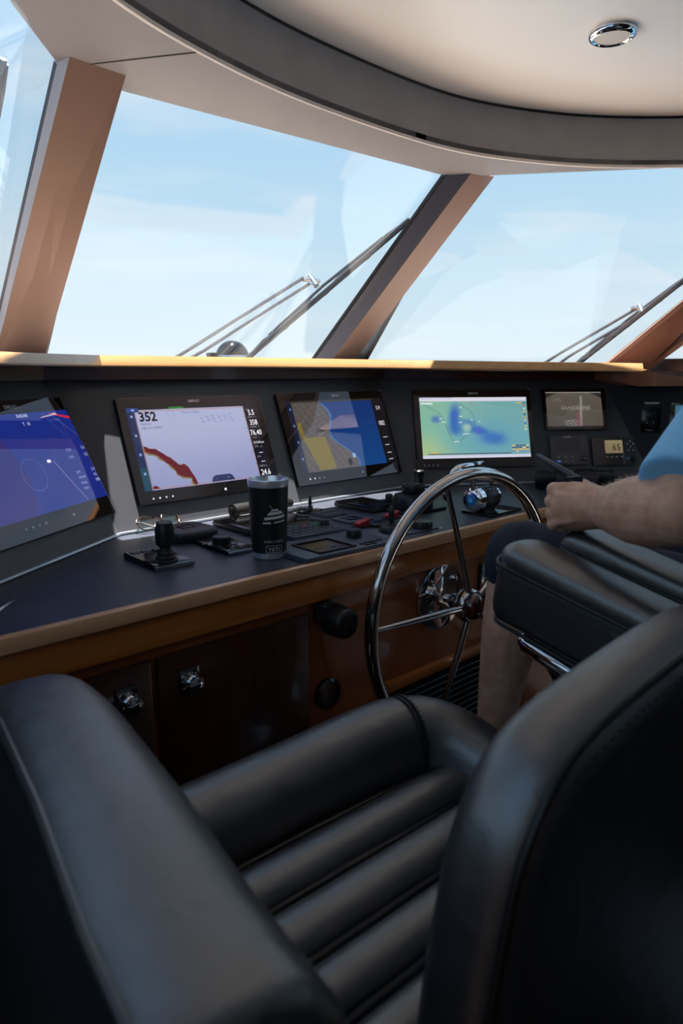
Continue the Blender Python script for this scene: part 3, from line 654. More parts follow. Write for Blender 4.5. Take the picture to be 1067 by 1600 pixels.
# --- radio with LCD
D7 = Disp(P4, [(923, 683), (988, 684), (927, 728), (996, 726)], [(944, 687.5), (971, 688), (946, 708), (974, 708)], 'marine radio reading 65 on a tan LCD, above the binoculars', name='marine_radio', grp='', bezel=mat('radio_grey', '#1c1f23', .5))
D7.root['category'] = 'radio'
D7.image(lambda u, v: mixc(C('#8d7f5f'), C('#7d7055'), v), 2, 2, .8, 'tan_lcd'); D7.txt('65', .40, .78, .024, '#2c261a', .3, 3)
x0, x1, y0, y1 = D7.gl; g = G(); g.tube([P4(x0+.008, y1-.006, LIFT+.001), P4(x1-.01, y1-.004, LIFT+.001)], .0015, 6); obj('light_bar', g, steel, D7.root)
for k in range(4):
    x, y = D7.uv(.08+.27*k, 1.28); g = G(); g.box(P4, x-.004, x+.004, y-.002, y+.002, LIFT, LIFT+.0015); obj('soft_key', g, white_p, D7.root)
for k, (u, v) in enumerate(((1.45, .1), (1.28, .3), (1.62, .3), (1.45, .5), (1.32, .78), (1.6, .78))):
    x, y = D7.uv(u, v); g = G(); g.lathe(P4, x, y, [(.0035, LIFT), (.0035, LIFT+.0012), (.002, LIFT+.0014)], 10); obj('arrow_key', g, dimprint, D7.root)
for v in (1.3, 1.52): 
    x, y = D7.uv(-.2, v); g = G(); g.box(P4, x-.005, x+.005, y-.002, y+.002, LIFT, LIFT+.0015); obj('distress_key', g, redp, D7.root)
x, y = D7.uv(1.25, 1.42); g = G(); g.cyl(P4, x, y, LIFT, LIFT+.002, .005, seg=12); obj('key', g, mat('key_teal', '#3aa0c0', .4), D7.root)
x, y = D7.uv(1.55, 1.5); g = G(); g.lathe(P4, x, y, [(.010, LIFT), (.009, LIFT+.012), (.003, LIFT+.013)], 16); obj('volume_knob', g, blackp, D7.root)
for k in range(5):
    x, y = D7.uv(-.45, .15+.2*k); g = G(); g.box(P4, x-.016, x+.012, y-.001, y+.001, LIFT, LIFT+.0008); obj('speaker_slot', g, gasket, D7.root, smooth=False)
# --- navy side panel: rotary controller and half-seen display
L5 = .006
x0, x1, y0, y1 = rect_from_px(P5, [(1002, 627), (1033, 628), (1002, 675), (1031, 676)], L5)
rt = thing('panel_controller', 'slim black rotary controller plate on the navy side panel', 'controller', tuple(P5((x0+x1)/2, y0)))
g = G(); g.box(P5, x0, x1, y0, y1, 0, L5); obj('plate', g, blackg, rt, bevel=.002)
cx, cy = (x0+x1)/2, y0+(y1-y0)*.55; rr_ = (x1-x0)*.28
g = G(); g.lathe(P5, cx, cy, [(rr_, L5), (rr_, L5+.006), (rr_*.8, L5+.008), (.001, L5+.008)], 20); obj('dial', g, blackp, rt)
for dx in (-.4, .35): g = G(); g.box(P5, cx+dx*rr_*1.6-.002, cx+dx*rr_*1.6+.002, y0+(y1-y0)*.30, y0+(y1-y0)*.33, L5, L5+.0006); obj('mark', g, white_p, rt, smooth=False)
text('Maretron', P5, cx-.003, y0+.006, .005, white_p, rt, L5+.0006, 'CENTER')
g = G(); g.prism(P5, [(x0+.004, y1-.002), (x1-.004, y1-.002), (x1-.012, y1-.009), (x0+.012, y1-.009)], L5, L5+.001); obj('light_strip', g, dimprint, rt, smooth=False)
a0, b0 = P5.px(1042, 700, L5); a1, b1 = P5.px(1042, 628, L5); h5 = b1-b0
ds = thing('side_display', 'half-seen black display with a teal screen at the right edge', 'display', tuple(P5(a0+.08, b0)))
g = G(); g.box(P5, a0, a0+.20, b0, b1, 0, L5+.006); obj('housing', g, blackg, ds, bevel=.002)
s0, _ = P5.px(1053, 660, L5); g = G(); g.box(P5, s0, a0+.18, b0+h5*.35, b1-.012, L5+.006, L5+.0065); obj('screen', g, emis('teal_screen', '#4a7c92', .55), ds, smooth=False)
text('Maretron', P5, a0+.004, b1-.009, .005, white_p, ds, L5+.0066)
#==ITEMS==
# ================================================================ things on the counter
CF = Fr((0, 0, CZ), (1, 0, 0), (0, 1, 0))
cp = CF.px
def quad(px, lift=0): return [cp(x, y, lift) for x, y in px]
def bbox(px, lift=0):
    q = quad(px, lift); return min(p[0] for p in q), max(p[0] for p in q), min(p[1] for p in q), max(p[1] for p in q)
# joystick controller plate
js = thing('joystick_controller', 'small upright joystick on a square black plate, nearest on the counter', 'joystick', (.682, 1.38, CZ))
g = G(); g.box(CF, .638, .726, 1.306, 1.453, 0, .013); obj('plate', g, blackg, js, bevel=.003)
g = G(); g.box(CF, .638, .727, 1.303, 1.3065, .001, .011); obj('front_trim', g, steel, js, bevel=.001)
jx, jy = cp(259, 875, .014)
g = G(); g.lathe(CF, jx, jy, [(.026, .013), (.026, .016), (.020, .018), (.021, .022), (.017, .026), (.0175, .030), (.012, .036), (.011, .046)], 28); obj('boot', g, blackr, js)
g = G(); g.lathe(CF, jx, jy, [(.013, .044), (.0185, .048), (.0195, .055), (.0195, .080), (.018, .084), (.0165, .092), (.012, .094), (.002, .0945)], 28); kn = obj('knob', g, blackp, js)
g = G(); g.lathe(CF, jx, jy, [(.0165, .0915), (.0172, .0935), (.0150, .0945)], 28, cap=False); obj('ring', g, greyk, kn)
for k in range(3): g = G(); g.box(CF, .646+.026*k, .666+.026*k, 1.425, 1.441, .013, .0142); obj('key', g, greyk, js, bevel=.0004)
text('STEERING', CF, .648, 1.414, .006, dimprint, js, .0135)
# rotary control pad
rc = thing('rotary_controller', 'flat black control pad with a low round knob, left of the tumbler', 'controller', (.858, 1.40, CZ))
g = G(); g.box(CF, .818, .895, 1.318, 1.478, 0, .011); obj('plate', g, blackg, rc, bevel=.002)
g = G(); g.box(CF, .818, .8955, 1.3155, 1.3185, .001, .009); obj('front_trim', g, steel, rc, bevel=.001)
kx, ky = cp(346, 851, .012)
g = G(); g.lathe(CF, kx, ky, [(.025, .011), (.024, .014), (.0205, .015), (.021, .030), (.019, .0325), (.017, .031), (.002, .031)], 28); obj('knob', g, blackp, rc)
for dx, dy in ((-.026, .03), (.02, -.03), (.028, -.012), (-.02, -.04), (.0, -.048)):
    g = G(); g.box(CF, kx+dx-.006, kx+dx+.006, ky+dy-.004, ky+dy+.004, .011, .013); obj('key', g, greyk, rc, bevel=.001)
# puck-shaped box
x0, x1, y0, y1 = bbox([(262, 842), (330, 836), (300, 818), (325, 826)], .02)
pb = thing('wireless_box', 'flat black rounded box with a square emblem beside the eyeglasses', 'box', (.87, 1.56, CZ))
bc = cp(291, 826, .022); bf = Fr((bc[0], bc[1], CZ), (1, .10, 0), (-.10, 1, 0))
g = G(); g.pillow(bf, rrect(.125, .125, .03, 6), .026, .009, 4, c=.013); obj('case', g, mat('box_black', (.02, .021, .026, 1), .42), pb)
g = G(); g.box(bf, -.018, .022, -.012, .02, .026, .0264); obj('emblem', g, blackg, pb, smooth=False)
g = G(); g.prism(bf, [(-.012, -.006), (-.001, -.006), (-.001, .004), (-.012, .012)], .0266); g.prism(bf, [(.002, -.006), (.016, -.006), (.016, .006), (.002, .012)], .0266); obj('emblem_mark', g, greyk, pb, smooth=False)
# eyeglasses
eg = thing('eyeglasses', 'thin-framed eyeglasses lying on the counter by the left display', 'eyeglasses', (.79, 1.60, CZ))
c1, c2 = cp(228, 818, .022), cp(266, 810, .022)
ga_ = V((c2[0]-c1[0], c2[1]-c1[1], 0)).normalized(); gb_ = V((0, 0, 1)) * .70 + V((-ga_.y, ga_.x, 0)) * .72
lensm = glassmat('lens_glass', 2.2, glare=(.7, .95, 1, 1), tint=(.8, .93, .95, 1)); framem = mat('tortoise_frame', '#3a2a22', .25)
for c_ in (c1, c2):
    ef = Fr((c_[0], c_[1], CZ+.022), ga_, gb_); ol = superell(.050, .040, 2.5, 28)
    g = G(); g.tube([ef(x, y) for x, y in ol], .0018, 6, closed=True); rim = obj('rim', g, framem, eg)
    g = G(); g.prism(ef, ol, 0); obj('lens', g, lensm, rim, smooth=False)
    sgn = -1 if c_ is c1 else 1; st_ = ef(sgn*.026, .008)
    back = V((-ga_.y, ga_.x, 0))*-.10 + ga_*(-sgn*.05)
    g = G(); g.tube([st_, st_ + back*.15 + V((0, 0, .0)), V((st_.x+back.x*.9, st_.y+back.y*.9, CZ+.006)), V((st_.x+back.x*1.15, st_.y+back.y*1.15, CZ+.003))], .0016, 6); obj('temple', g, framem, eg)
em = Fr(((c1[0]+c2[0])/2, (c1[1]+c2[1])/2, CZ+.022), ga_, gb_)
hw = V((c2[0]-c1[0], c2[1]-c1[1])).length/2 - .025
g = G(); g.tube([em(-hw, .004), em(0, .010), em(hw, .004)], .0016, 6); obj('bridge', g, framem, eg)
# tumbler
TX, TY = .888, 1.262
mug = thing('tumbler', 'black insulated tumbler with a steel rim and engraved boat, on the counter edge', 'tumbler', (TX, TY, CZ))
mf = Fr((TX, TY, CZ), (1, 0, 0), (0, 1, 0))
prof = lambda z: .0372 + (.0440-.0372)*(z/.172)
g = G(); g.lathe(mf, 0, 0, [(prof(z), z) for z in (.014, .03, .06, .09, .12, .15, .158)], 48); obj('body', g, mat('tumbler_black', (.008, .008, .009, 1), .45), mug)
g = G(); g.lathe(mf, 0, 0, [(.030, 0), (.0355, .001), (.0368, .004), (prof(.014), .0145)], 48); obj('base_band', g, mat('mug_steel', '#e6e8ee', .25, metal=.7), mug)
g = G(); g.lathe(mf, 0, 0, [(prof(.156)+.0002, .1565), (prof(.168)+.0006, .168), (prof(.172), .1716), (prof(.172)-.0018, .172), (prof(.172)-.003, .168), (prof(.14)-.004, .14), (.032, .05), (.030, .01), (.001, .009)], 48, cap=False); obj('rim', g, MATS['mug_steel'], mug)
def wrap(s_, az, z, h, m, name='lettering', sx=1.0):
    cu = bpy.data.curves.new('t', 'FONT'); cu.body = s_; cu.align_x = 'CENTER'; cu.resolution_u = 2; to = bpy.data.objects.new('t', cu); col.objects.link(to); bpy.context.view_layer.update()
    me = bpy.data.meshes.new_from_object(to.evaluated_get(bpy.context.evaluated_depsgraph_get())); k = h/.7; g = G()
    for p in me.vertices:
        zz = z + p.co.y*k; r = prof(zz)+.0002; a = az + p.co.x*k*sx/r; g.v.append(mf(r*math.cos(a), r*math.sin(a), zz))
    g.f = [tuple(f.vertices) for f in me.polygons]; bpy.data.objects.remove(to); bpy.data.meshes.remove(me); obj(name, g, m, mug, smooth=False)
def wrap_poly(pts, az, m, name):
    g = G()
    for P_ in pts:
        n = 14; row = []
        for k in range(n+1):
            t_ = k/n
            for a_, b_ in ((P_[0], P_[1]), (P_[3], P_[2])):
                x, z = a_[0]+(b_[0]-a_[0])*t_, a_[1]+(b_[1]-a_[1])*t_; r = prof(z)+.0004; row.append(mf(r*math.cos(az+x/r), r*math.sin(az+x/r), z))
        g.add(row, [(2*k, 2*k+2, 2*k+3, 2*k+1) for k in range(n)])
    obj(name, g, m, mug, smooth=False)
az = math.atan2(-TY, -TX) + .28
engr = mat('engraved_steel', '#d4d4d8', .5, metal=.1)
wrap('YETI', az, .019, .0085, engr, sx=1.1); 
fw_, fz0, fz1, lw = .0175, .016, .031, .0008
wrap_poly([[(-fw_, fz0), (fw_, fz0), (fw_, fz0+lw), (-fw_, fz0+lw)], [(-fw_, fz1), (fw_, fz1), (fw_, fz1+lw), (-fw_, fz1+lw)], [(-fw_, fz0), (-fw_+lw, fz0), (-fw_+lw, fz1), (-fw_, fz1)], [(fw_, fz0), (fw_+lw, fz0), (fw_+lw, fz1), (fw_, fz1)]], az, engr, 'emblem_frame')
wrap('CABO LOGO', az, .0385, .0048, engr, sx=1.1)
boat = [[(-.024, .088), (.024, .092), (.026, .098), (-.022, .094)], [(-.018, .098), (.020, .101), (.015, .107), (-.012, .105)], [(-.010, .107), (.010, .108), (.006, .112), (-.006, .111)], [(-.026, .080), (-.008, .080), (-.010, .084), (-.026, .083)], [(-.004, .081), (.026, .083), (.026, .086), (0, .084)], [(-.006, .112), (-.005, .112), (-.011, .120), (-.012, .120)]]
wrap_poly(boat, az + .05, engr, 'boat_engraving')
# flat hinged box behind the tumbler
q = quad([(331, 813), (391, 832), (497, 810), (425, 797)], .014)
fx0, fx1, fy0, fy1 = q[0][0], (q[1][0]+q[2][0])/2, (q[1][1]+q[2][1])/2, (q[0][1]+q[3][1])/2
def traybox(name, label, cat, fx0, fx1, fy0, fy1, h, lid=True, scr=blackg):
    r = thing(name, label, cat, ((fx0+fx1)/2, (fy0+fy1)/2, CZ))
    g = G(); g.box(CF, fx0, fx1, fy0, fy1, 0, h*.75); obj('base', g, blackp, r, bevel=.003)
    g = G(); g.box(CF, fx0+.002, fx1-.002, fy0+.002, fy1-.002, h*.75, h); obj('frame', g, blackg, r, bevel=.002)
    g = G(); g.box(CF, fx0+.018, fx1-.018, fy0+.016, fy1-.016, h, h+.0008); obj('screen', g, scr, r, smooth=False)
    g = G(); g.box(CF, fx0+.004, fx1-.004, fy0-.0008, fy0+.0006, h*.45, h*.62); obj('trim_line', g, steel, r, smooth=False)
    return r
lcdm = mat('dark_lcd_glass', '#1d1a18', .1)
X1 = cp(391, 832, .014)[0]; X2 = cp(497, 811, .014)[0]
tb = traybox('flat_instrument', 'flat black instrument with a dark screen, lying behind the tumbler', 'instrument', cp(331, 813, .014)[0]-.0, X2, cp(391, 832, .014)[1], cp(331, 813, .014)[1], .016, scr=lcdm)
for k in range(4): g = G(); xx = cp(468+8*k, 812, .016); g.box(CF, xx[0]-.006, xx[0]+.006, xx[1]-.006, xx[1]+.006, .016, .019); obj('key', g, greyk, tb, bevel=.001)
# handset lying behind
h0, h1 = cp(352, 797, .022), cp(440, 781, .022)
hs = thing('handset', 'black rounded handset lying at the foot of the dashboard behind the tumbler', 'handset', ((h0[0]+h1[0])/2, (h0[1]+h1[1])/2, CZ))
p0, p1 = V((h0[0], min(h0[1], 1.655), CZ+.021)), V((h1[0], min(h1[1], 1.665), CZ+.021))
g = G(); g.tube([p0, p0.lerp(p1, .03), p0.lerp(p1, .10), p0.lerp(p1, .5), p0.lerp(p1, .9), p1], [.010, .018, .0205, .0205, .019, .010], 18); obj('grip', g, mat('handset_black', (.004, .0035, .003, 1), .7, spec=.2), hs)
g = G(); g.tube([p0.lerp(p1, .02), p0.lerp(p1, .035)], .0195, 18); obj('end_ring', g, blackg, hs)
g = G(); a_ = p0.lerp(p1, .05) + V((0, -.03, -.012)); b_ = p1 + V((.05, -.03, -.012)); g.tube([a_, b_], .0075, 10); obj('cradle_bar', g, steel, hs)
# toggle lever on oval chrome base
tx, ty = cp(484, 798, .002)
tg = thing('toggle_lever', 'small upright toggle lever on an oval chrome base below the chart display', 'lever', (tx, ty, CZ))
tf = Fr((tx, ty, CZ), (1, 0, 0), (0, 1, 0))
ov = superell(.088, .055, 2, 28); g = G(); g.prism(tf, ov, 0, .004); obj('base_plate', g, mat('dark_chrome2', '#55565c', .12, metal=1), tg, bevel=.001)
g = G(); g.lathe(tf, 0, 0, [(.010, .004), (.009, .012), (.005, .016)], 16); obj('collar', g, blackp, tg)
g = G(); g.tube([tf(0, 0, .014), tf(.001, 0, .026), tf(.002, 0, .044)], [.0032, .0055, .003], 10); obj('toggle', g, blackp, tg)
for dx in (-.03, .03): g = G(); g.lathe(tf, dx, 0, [(.004, .004), (.003, .0055), (.001, .006)], 10); obj('screw', g, chrome, tg)
# flush keypad plates
def keypad(name, label, px, h, nx, ny, keym, pm, cat='keypad'):
    q = quad(px, h); x0, x1 = (q[0][0]+q[1][0])/2, (q[2][0]+q[3][0])/2; y0, y1 = (q[1][1]+q[2][1])/2, (q[0][1]+q[3][1])/2
    r = thing(name, label, cat, ((x0+x1)/2, (y0+y1)/2, CZ)); g = G(); g.box(CF, x0, x1, y0, y1, 0, h); obj('plate', g, pm, r, bevel=min(.002, h*.4))
    first = None; dx, dy = (x1-x0)/(nx+.4), (y1-y0)/(ny+.4)
    for j in range(ny):
        for i in range(nx):
            a, b_ = x0+dx*(.3+i), y0+dy*(.3+j)
            if first is None:
                g = G(); g.box(CF, a, a+dx*.76, b_, b_+dy*.7, h, h+.0014); first = obj('key', g, keym, r, bevel=.0004); fa_ = (a, b_)
            else: child_copy(first, (a-fa_[0], b_-fa_[1], 0), r)
    return r, x0, x1, y0, y1
platem = mat('plate_charcoal', '#424a57', .4)
keypad('small_keypad', 'small flush keypad plate beside the oval toggle lever', [(487, 801), (510, 808), (541, 801), (516, 795.5)], .004, 4, 2, greyk, platem)
r, x0, x1, y0, y1 = keypad('flush_meter', 'small flush meter with a dark window between keypad and red switch', [(519, 810), (552, 818), (578, 808), (548, 802)], .005, 1, 1, lcdm, platem, 'meter')
r, x0, x1, y0, y1 = keypad('autopilot_keypad', 'grey keypad panel with green and red keys right of the tumbler', [(430, 824), (447, 843), (541, 824), (492, 815)], .018, 7, 4, mat('key_slate', '#363b42', .5), platem)
for (px_, c_) in (((492, 819), '#1f7a5a'), ((500, 818), '#1f7a5a'), ((476, 822), '#8a3a44')):
    a, b_ = cp(*px_, .02); g = G(); g.box(CF, a-.010, a+.010, b_-.006, b_+.006, .018, .0205); obj('key', g, mat('key'+c_, c_, .45), r, bevel=.0006)
a, b_ = cp(507, 819, .02); g = G(); g.lathe(CF, a, b_, [(.013, .018), (.012, .030), (.010, .032), (.001, .032)], 18); obj('knob', g, blackp, r)
# autopilot with LCD, knob and buttons
q = quad([(447, 861), (492, 874), (611, 842), (545, 828)], .012)
ax0, ax1, ay0, ay1 = q[1][0]-.012, q[2][0]+.0, q[1][1]+.012, q[3][1]
ap = thing('autopilot_control', 'autopilot control panel with a brown LCD and round knob at the counter edge', 'autopilot', ((ax0+ax1)/2, (ay0+ay1)/2, CZ))
af = CF; g = G(); g.box(CF, ax0, ax1, ay0, ay1, 0, .012); obj('plate', g, platem, ap, bevel=.002)
l0 = quad([(456, 853), (502, 867), (556, 853), (510, 842)], .012); lx0, lx1, ly0, ly1 = (l0[0][0]+l0[1][0])/2, (l0[2][0]+l0[3][0])/2, (l0[1][1]+l0[2][1])/2, (l0[0][1]+l0[3][1])/2
g = G()
for a in ((lx0, lx1, ly0, ly0+.004), (lx0, lx1, ly1-.004, ly1), (lx0, lx0+.005, ly0, ly1), (lx1-.005, lx1, ly0, ly1)): g.box(CF, *a, .012, .0155)
obj('lcd_frame', g, blackp, ap, smooth=False)
g = G(); g.box(CF, lx0+.004, lx1-.004, ly0+.003, ly1-.003, .012, .0125); lc = obj('lcd', g, mat('brown_lcd', '#3a2c20', .25), ap, smooth=False)
text('020', CF, (lx0+lx1)/2+.004, ly0+.022, .018, mat('lcd_ink', '#120c08', .5), lc, .0128); text('GM', CF, lx0+.014, ly0+.036, .010, MATS['lcd_ink'], lc, .0128)
a, b_ = cp(553, 838, .013); g = G(); g.lathe(CF, a, b_, [(.021, .012), (.021, .014), (.019, .015), (.019, .028), (.0175, .0305), (.001, .0305)], 28); obj('knob', g, blackp, ap)
for px_ in ((566, 850), (574, 847.5), (583, 846), (592, 844), (574, 851), (584, 849)):
    a, b_ = cp(*px_, .012); g = G(); g.box(CF, a-.006, a+.006, b_-.004, b_+.004, .012, .0145); obj('key', g, blackp, ap, bevel=.0005)
# second flat display behind
tb2 = traybox('flat_display', 'flat black tilted display set in the counter below the chart screen', 'display', cp(521.6, 783, .014)[0], cp(612, 785, .014)[0], cp(571.6, 797, .014)[1], cp(521.6, 783, .014)[1], .016, scr=lcdm)
a, b_ = cp(608, 773, .02); g = G(); g.lathe(CF, a, min(b_, 1.64), [(.012, 0), (.012, .018), (.010, .022), (.001, .022)], 16)
obj('knob', g, blackp, tb2)
# control plate with joystick, round knob, switches
cx0, cx1, cy0, cy1 = cp(545, 830)[0], cp(691, 826)[0], front(1.3)+.035, cp(610, 815)[1]
pp = thing('thruster_panel', 'black control plate with a toggle stick and a round knob by the wheel', 'control panel', ((cx0+cx1)/2, (cy0+cy1)/2, CZ))
g = G(); g.box(CF, cx0, cx1, cy0, cy1, 0, .004); obj('plate', g, platem, pp, bevel=.001)
a, b_ = cp(611, 829, .006); g = G(); g.lathe(CF, a, b_, [(.030, .004), (.030, .012), (.026, .018), (.014, .020), (.012, .024)], 28); obj('stick_base', g, blackp, pp)
g = G(); g.tube([CF(a, b_, .020), CF(a, b_, .032), CF(a, b_, .045), CF(a+.001, b_, .062), CF(a+.001, b_, .068)], [.005, .0055, .0075, .0075, .004], 12); obj('stick', g, blackp, pp)
a, b_ = cp(659, 823, .006); g = G(); g.lathe(CF, a, b_, [(.027, .004), (.027, .018), (.024, .022), (.001, .022)], 28); obj('knob', g, blackp, pp)
for px_ in ((560, 827), (688, 825), (632, 841)):
    a, b_ = cp(*px_, .004); g = G(); g.lathe(CF, a, b_, [(.004, .004), (.003, .0055), (.001, .006)], 8); obj('screw', g, chrome, pp)
def guard_switch(px_, label):
    a, b_ = cp(*px_, .012); r = thing('guarded_switch', label, 'switch', (a, b_, CZ))
    g = G(); g.box(CF, a-.022, a+.022, b_-.016, b_+.016, 0, .008); obj('base', g, blackp, r, bevel=.001)
    w = Fr((a, b_, CZ), (1, 0, 0), (0, 1, 0)); g = G(); g.prism(Fr(w(0, -.011, 0), (1, 0, 0), (0, 0, 1)), [(-.019, .009), (.019, .009), (.019, .026), (.004, .022), (-.012, .020), (-.019, .016)], -.0, -.022); obj('cover', g, redp, r, bevel=.002)
guard_switch((565, 819), 'red guarded switch nearest the tumbler on the counter'); guard_switch((612, 806), 'red guarded switch behind the toggle stick, nearest the wheel')
r, x0, x1, y0, y1 = keypad('rocker_switch', 'black double rocker switch between the two red switches', [(577, 816), (588, 823), (608, 814), (597, 808)], .012, 2, 1, blackg, blackp, 'switch')
# compass
kx, ky = cp(645, 798)
cm = thing('magnetic_compass', 'black cylindrical compass on the counter behind the wheel rim', 'compass', (kx, ky, CZ)); kf = Fr((kx, ky, CZ), (1, 0, 0), (0, 1, 0))
g = G(); g.prism(kf, rrect(.17, .09, .008, 3, .01, -.005), 0, .008); obj('base_plate', g, blackp, cm, bevel=.001)
g = G(); g.lathe(kf, 0, 0, [(.058, .008), (.058, .040), (.054, .048), (.040, .052), (.033, .054)], 36); obj('body', g, mat('compass_slate', '#15191f', .35), cm)
g = G(); g.lathe(kf, 0, 0, [(.031, .054), (.033, .058), (.034, .074), (.032, .078), (.028, .077), (.026, .070), (.001, .069)], 32); obj('cap', g, blackp, cm)
g = G(); g.tube([kf(-.024, .004, .076), kf(.024, -.002, .076)], .0022, 6); obj('lubber_line', g, greyk, cm)
g = G(); g.tube([kf(.02, -.02, .062), kf(.05, -.035, .056), kf(.085, -.05, .044)], .0045, 8); lv_ = obj('lever', g, chrome, cm); g = G(); g.ball(kf(.09, -.052, .038), .014); obj('lever_ball', g, blackp, lv_)
# black grip standing behind the compass
gx, gy = cp(654, 768); gy = min(gy, 1.66)
gs = thing('grip_handle', 'upright black plastic grip standing behind the compass', 'handle', (gx, gy, CZ)); gf = Fr((gx, gy, CZ), (1, 0, 0), (0, 1, 0))
g = G(); g.lathe(gf, 0, 0, [(.018, 0), (.018, .012), (.0145, .016), (.015, .05), (.0175, .056), (.0175, .070), (.014, .073), (.001, .073)], 20); obj('grip', g, blackp, gs)
g = G(); g.tube([gf(-.008, 0, .07), gf(-.012, .004, .105)], .004, 8); obj('stem', g, blackp, gs)
# throttle
q1, q2 = onz(739, 781, CZ+.042), onz(792, 775, CZ+.042)
th = thing('throttle_control', 'chrome and black engine throttle head with a blue end cap behind the wheel', 'throttle', ((q1.x+q2.x)/2, (q1.y+q2.y)/2, CZ))
d_ = V((.93, .05, 0)).normalized(); tfm = Fr(q1, (-d_.y, d_.x, 0), (0, 0, 1))      # normal = along the axis towards port? fixed below
if tfm.n.dot(d_) < 0: tfm = Fr(q1, (d_.y, -d_.x, 0), (0, 0, 1))
g = G(); g.lathe(tfm, 0, 0, [(.015, -.010), (.028, -.008), (.034, -.002), (.035, .018), (.033, .020)], 32); obj('end_cap', g, chrome, th)
g = G(); g.lathe(tfm, 0, 0, [(.016, -.0108), (.015, -.0115), (.001, -.0118)], 24); bl = obj('emblem_disc', g, mat('blue_cap', '#1c7fc8', .3), th)
g = G(); mf_ = Fr(tfm(0, 0, -.0121), -tfm.a, tfm.b); g.prism(mf_, [(-.006, -.006), (.006, -.006), (.006, .006), (-.006, .006)], .0002); obj('emblem_mark', g, mat('blue_pale', '#7fc4ec', .4), bl, smooth=False)
g = G(); g.lathe(tfm, 0, 0, [(.033, .020), (.0345, .022), (.0345, .080), (.033, .084)], 32); obj('drum', g, blackp, th)
g = G(); g.lathe(tfm, 0, 0, [(.030, .084), (.030, .096), (.018, .102), (.016, .115), (.001, .116)], 28); obj('far_cap', g, chrome, th)
g = G(); g.prism(Fr((q1.x, q1.y, CZ), d_, (-d_.y, d_.x, 0)), rrect(.155, .105, .006, 3, .075, -.012), 0, .007); obj('base_plate', g, blackg, th, bevel=.001)
g = G(); g.prism(Fr((q1.x, q1.y, CZ), d_, (-d_.y, d_.x, 0)), rrect(.06, .05, .01, 4, .05, 0), .007, .03); obj('pedestal', g, blackp, th)
for dd in (.002, .090):
    g = G(); s0_ = tfm(0, .02, dd); g.tube([s0_, s0_ + V((-.012, -.005, .030)), s0_ + V((-.022, -.01, .056))], [.008, .006, .006], 10); obj('lever_arm', g, chrome, th)
h0_ = tfm(0, .02, .002) + V((-.022, -.01, .056))
hp_ = [ony(x, y, q1.y - .012) for x, y in ((703, 747), (708, 738), (717, 732), (728, 729), (737, 728))]
g = G(); g.tube(hp_, [.006, .009, .0105, .0105, .010], 12); obj('lever_handle', g, chrome, th)
g = G(); g.tube([h0_, hp_[2].lerp(hp_[3], .5)], .006, 10); obj('lever_neck', g, chrome, th)
h1_ = hp_[4] + V((.002, 0, 0)); g = G(); g.tube([h1_, h1_ + V((.014, .001, .0))], .0115, 12); obj('handle_band', g, blackp, th)
g = G(); g.tube([h1_ + V((.016, .001, 0)), h1_ + V((.045, .003, 0)), h1_ + V((.05, .003, -.004))], [.0105, .0105, .006], 12); obj('lever_handle', g, chrome, th)
for k in range(4):
    an = math.radians(48 + 20*(k//2)); g = G(); w = Fr(tfm(0, 0, .045+.016*(k % 2)), tfm.n, tfm.a*math.sin(an)*-1 + tfm.b*math.cos(an)); g.box(Fr(tfm(0, 0, .045+.016*(k % 2)) + (tfm.b*math.sin(an) - tfm.a*math.cos(an)*(1 if tfm.a.y > 0 else -1))*.0346, tfm.n, (tfm.b*math.cos(an) + tfm.a*math.sin(an)*(1 if tfm.a.y > 0 else -1))), -.006, .006, -.004, .004, -.001, .0015); obj('key', g, greyk, th, bevel=.0004)
# binoculars
bn = thing('binoculars', 'black binoculars lying on the counter in front of the radio', 'binoculars', (2.1, 1.45, CZ))
ba_, bb_ = onz(836, 749, CZ+.033), onz(932, 752, CZ+.033)
bd = (bb_ - ba_).normalized(); bside = V((-bd.y, bd.x, 0)); 
binm = mat('binocular_rubber', '#121821', .4)
for off in (0, .085):
    s_ = ba_ + bside*off + bd*(off*.75); L = (bb_-ba_).length
    g = G(); g.tube([s_, s_ + bd*.004, s_ + bd*L*.22, s_ + bd*L*.36], [.027, .032, .030, .020], 24); tb_ = obj('eyepiece', g, binm, bn)
    g = G(); g.tube([s_ + bd*L*.34, s_ + bd*L*.40, s_ + bd*L*.62, s_ + bd*L*.66], [.022, .031, .032, .030], 24); obj('barrel', g, binm, bn)
    g = G(); g.tube([s_ + bd*L*.66, s_ + bd*L*.70, s_ + bd*L*1.0, s_ + bd*(L*1.0+.002), s_ + bd*L*.97], [.030, .028, .030, .026, .025], 24); obj('objective', g, binm, bn)
    g = G(); g.tube([s_ + bd*L*.62, s_ + bd*L*.645], .0328, 24); obj('ring', g, blackg, bn)
m_ = ba_ + bside*.05 + bd*.07; g = G(); g.tube([m_ + V((0, 0, .012)), m_ + bd*.05 + V((0, 0, .012))], .013, 16); g.box(Fr(m_, bd, bside), 0, .05, -.045, .045, -.008, .012); obj('hinge', g, blackp, bn)
g = G(); g.tube([m_ + V((0, 0, .026)), m_ + bd*.022 + V((0, 0, .026))], .012, 16); obj('focus_wheel', g, blackp, bn)

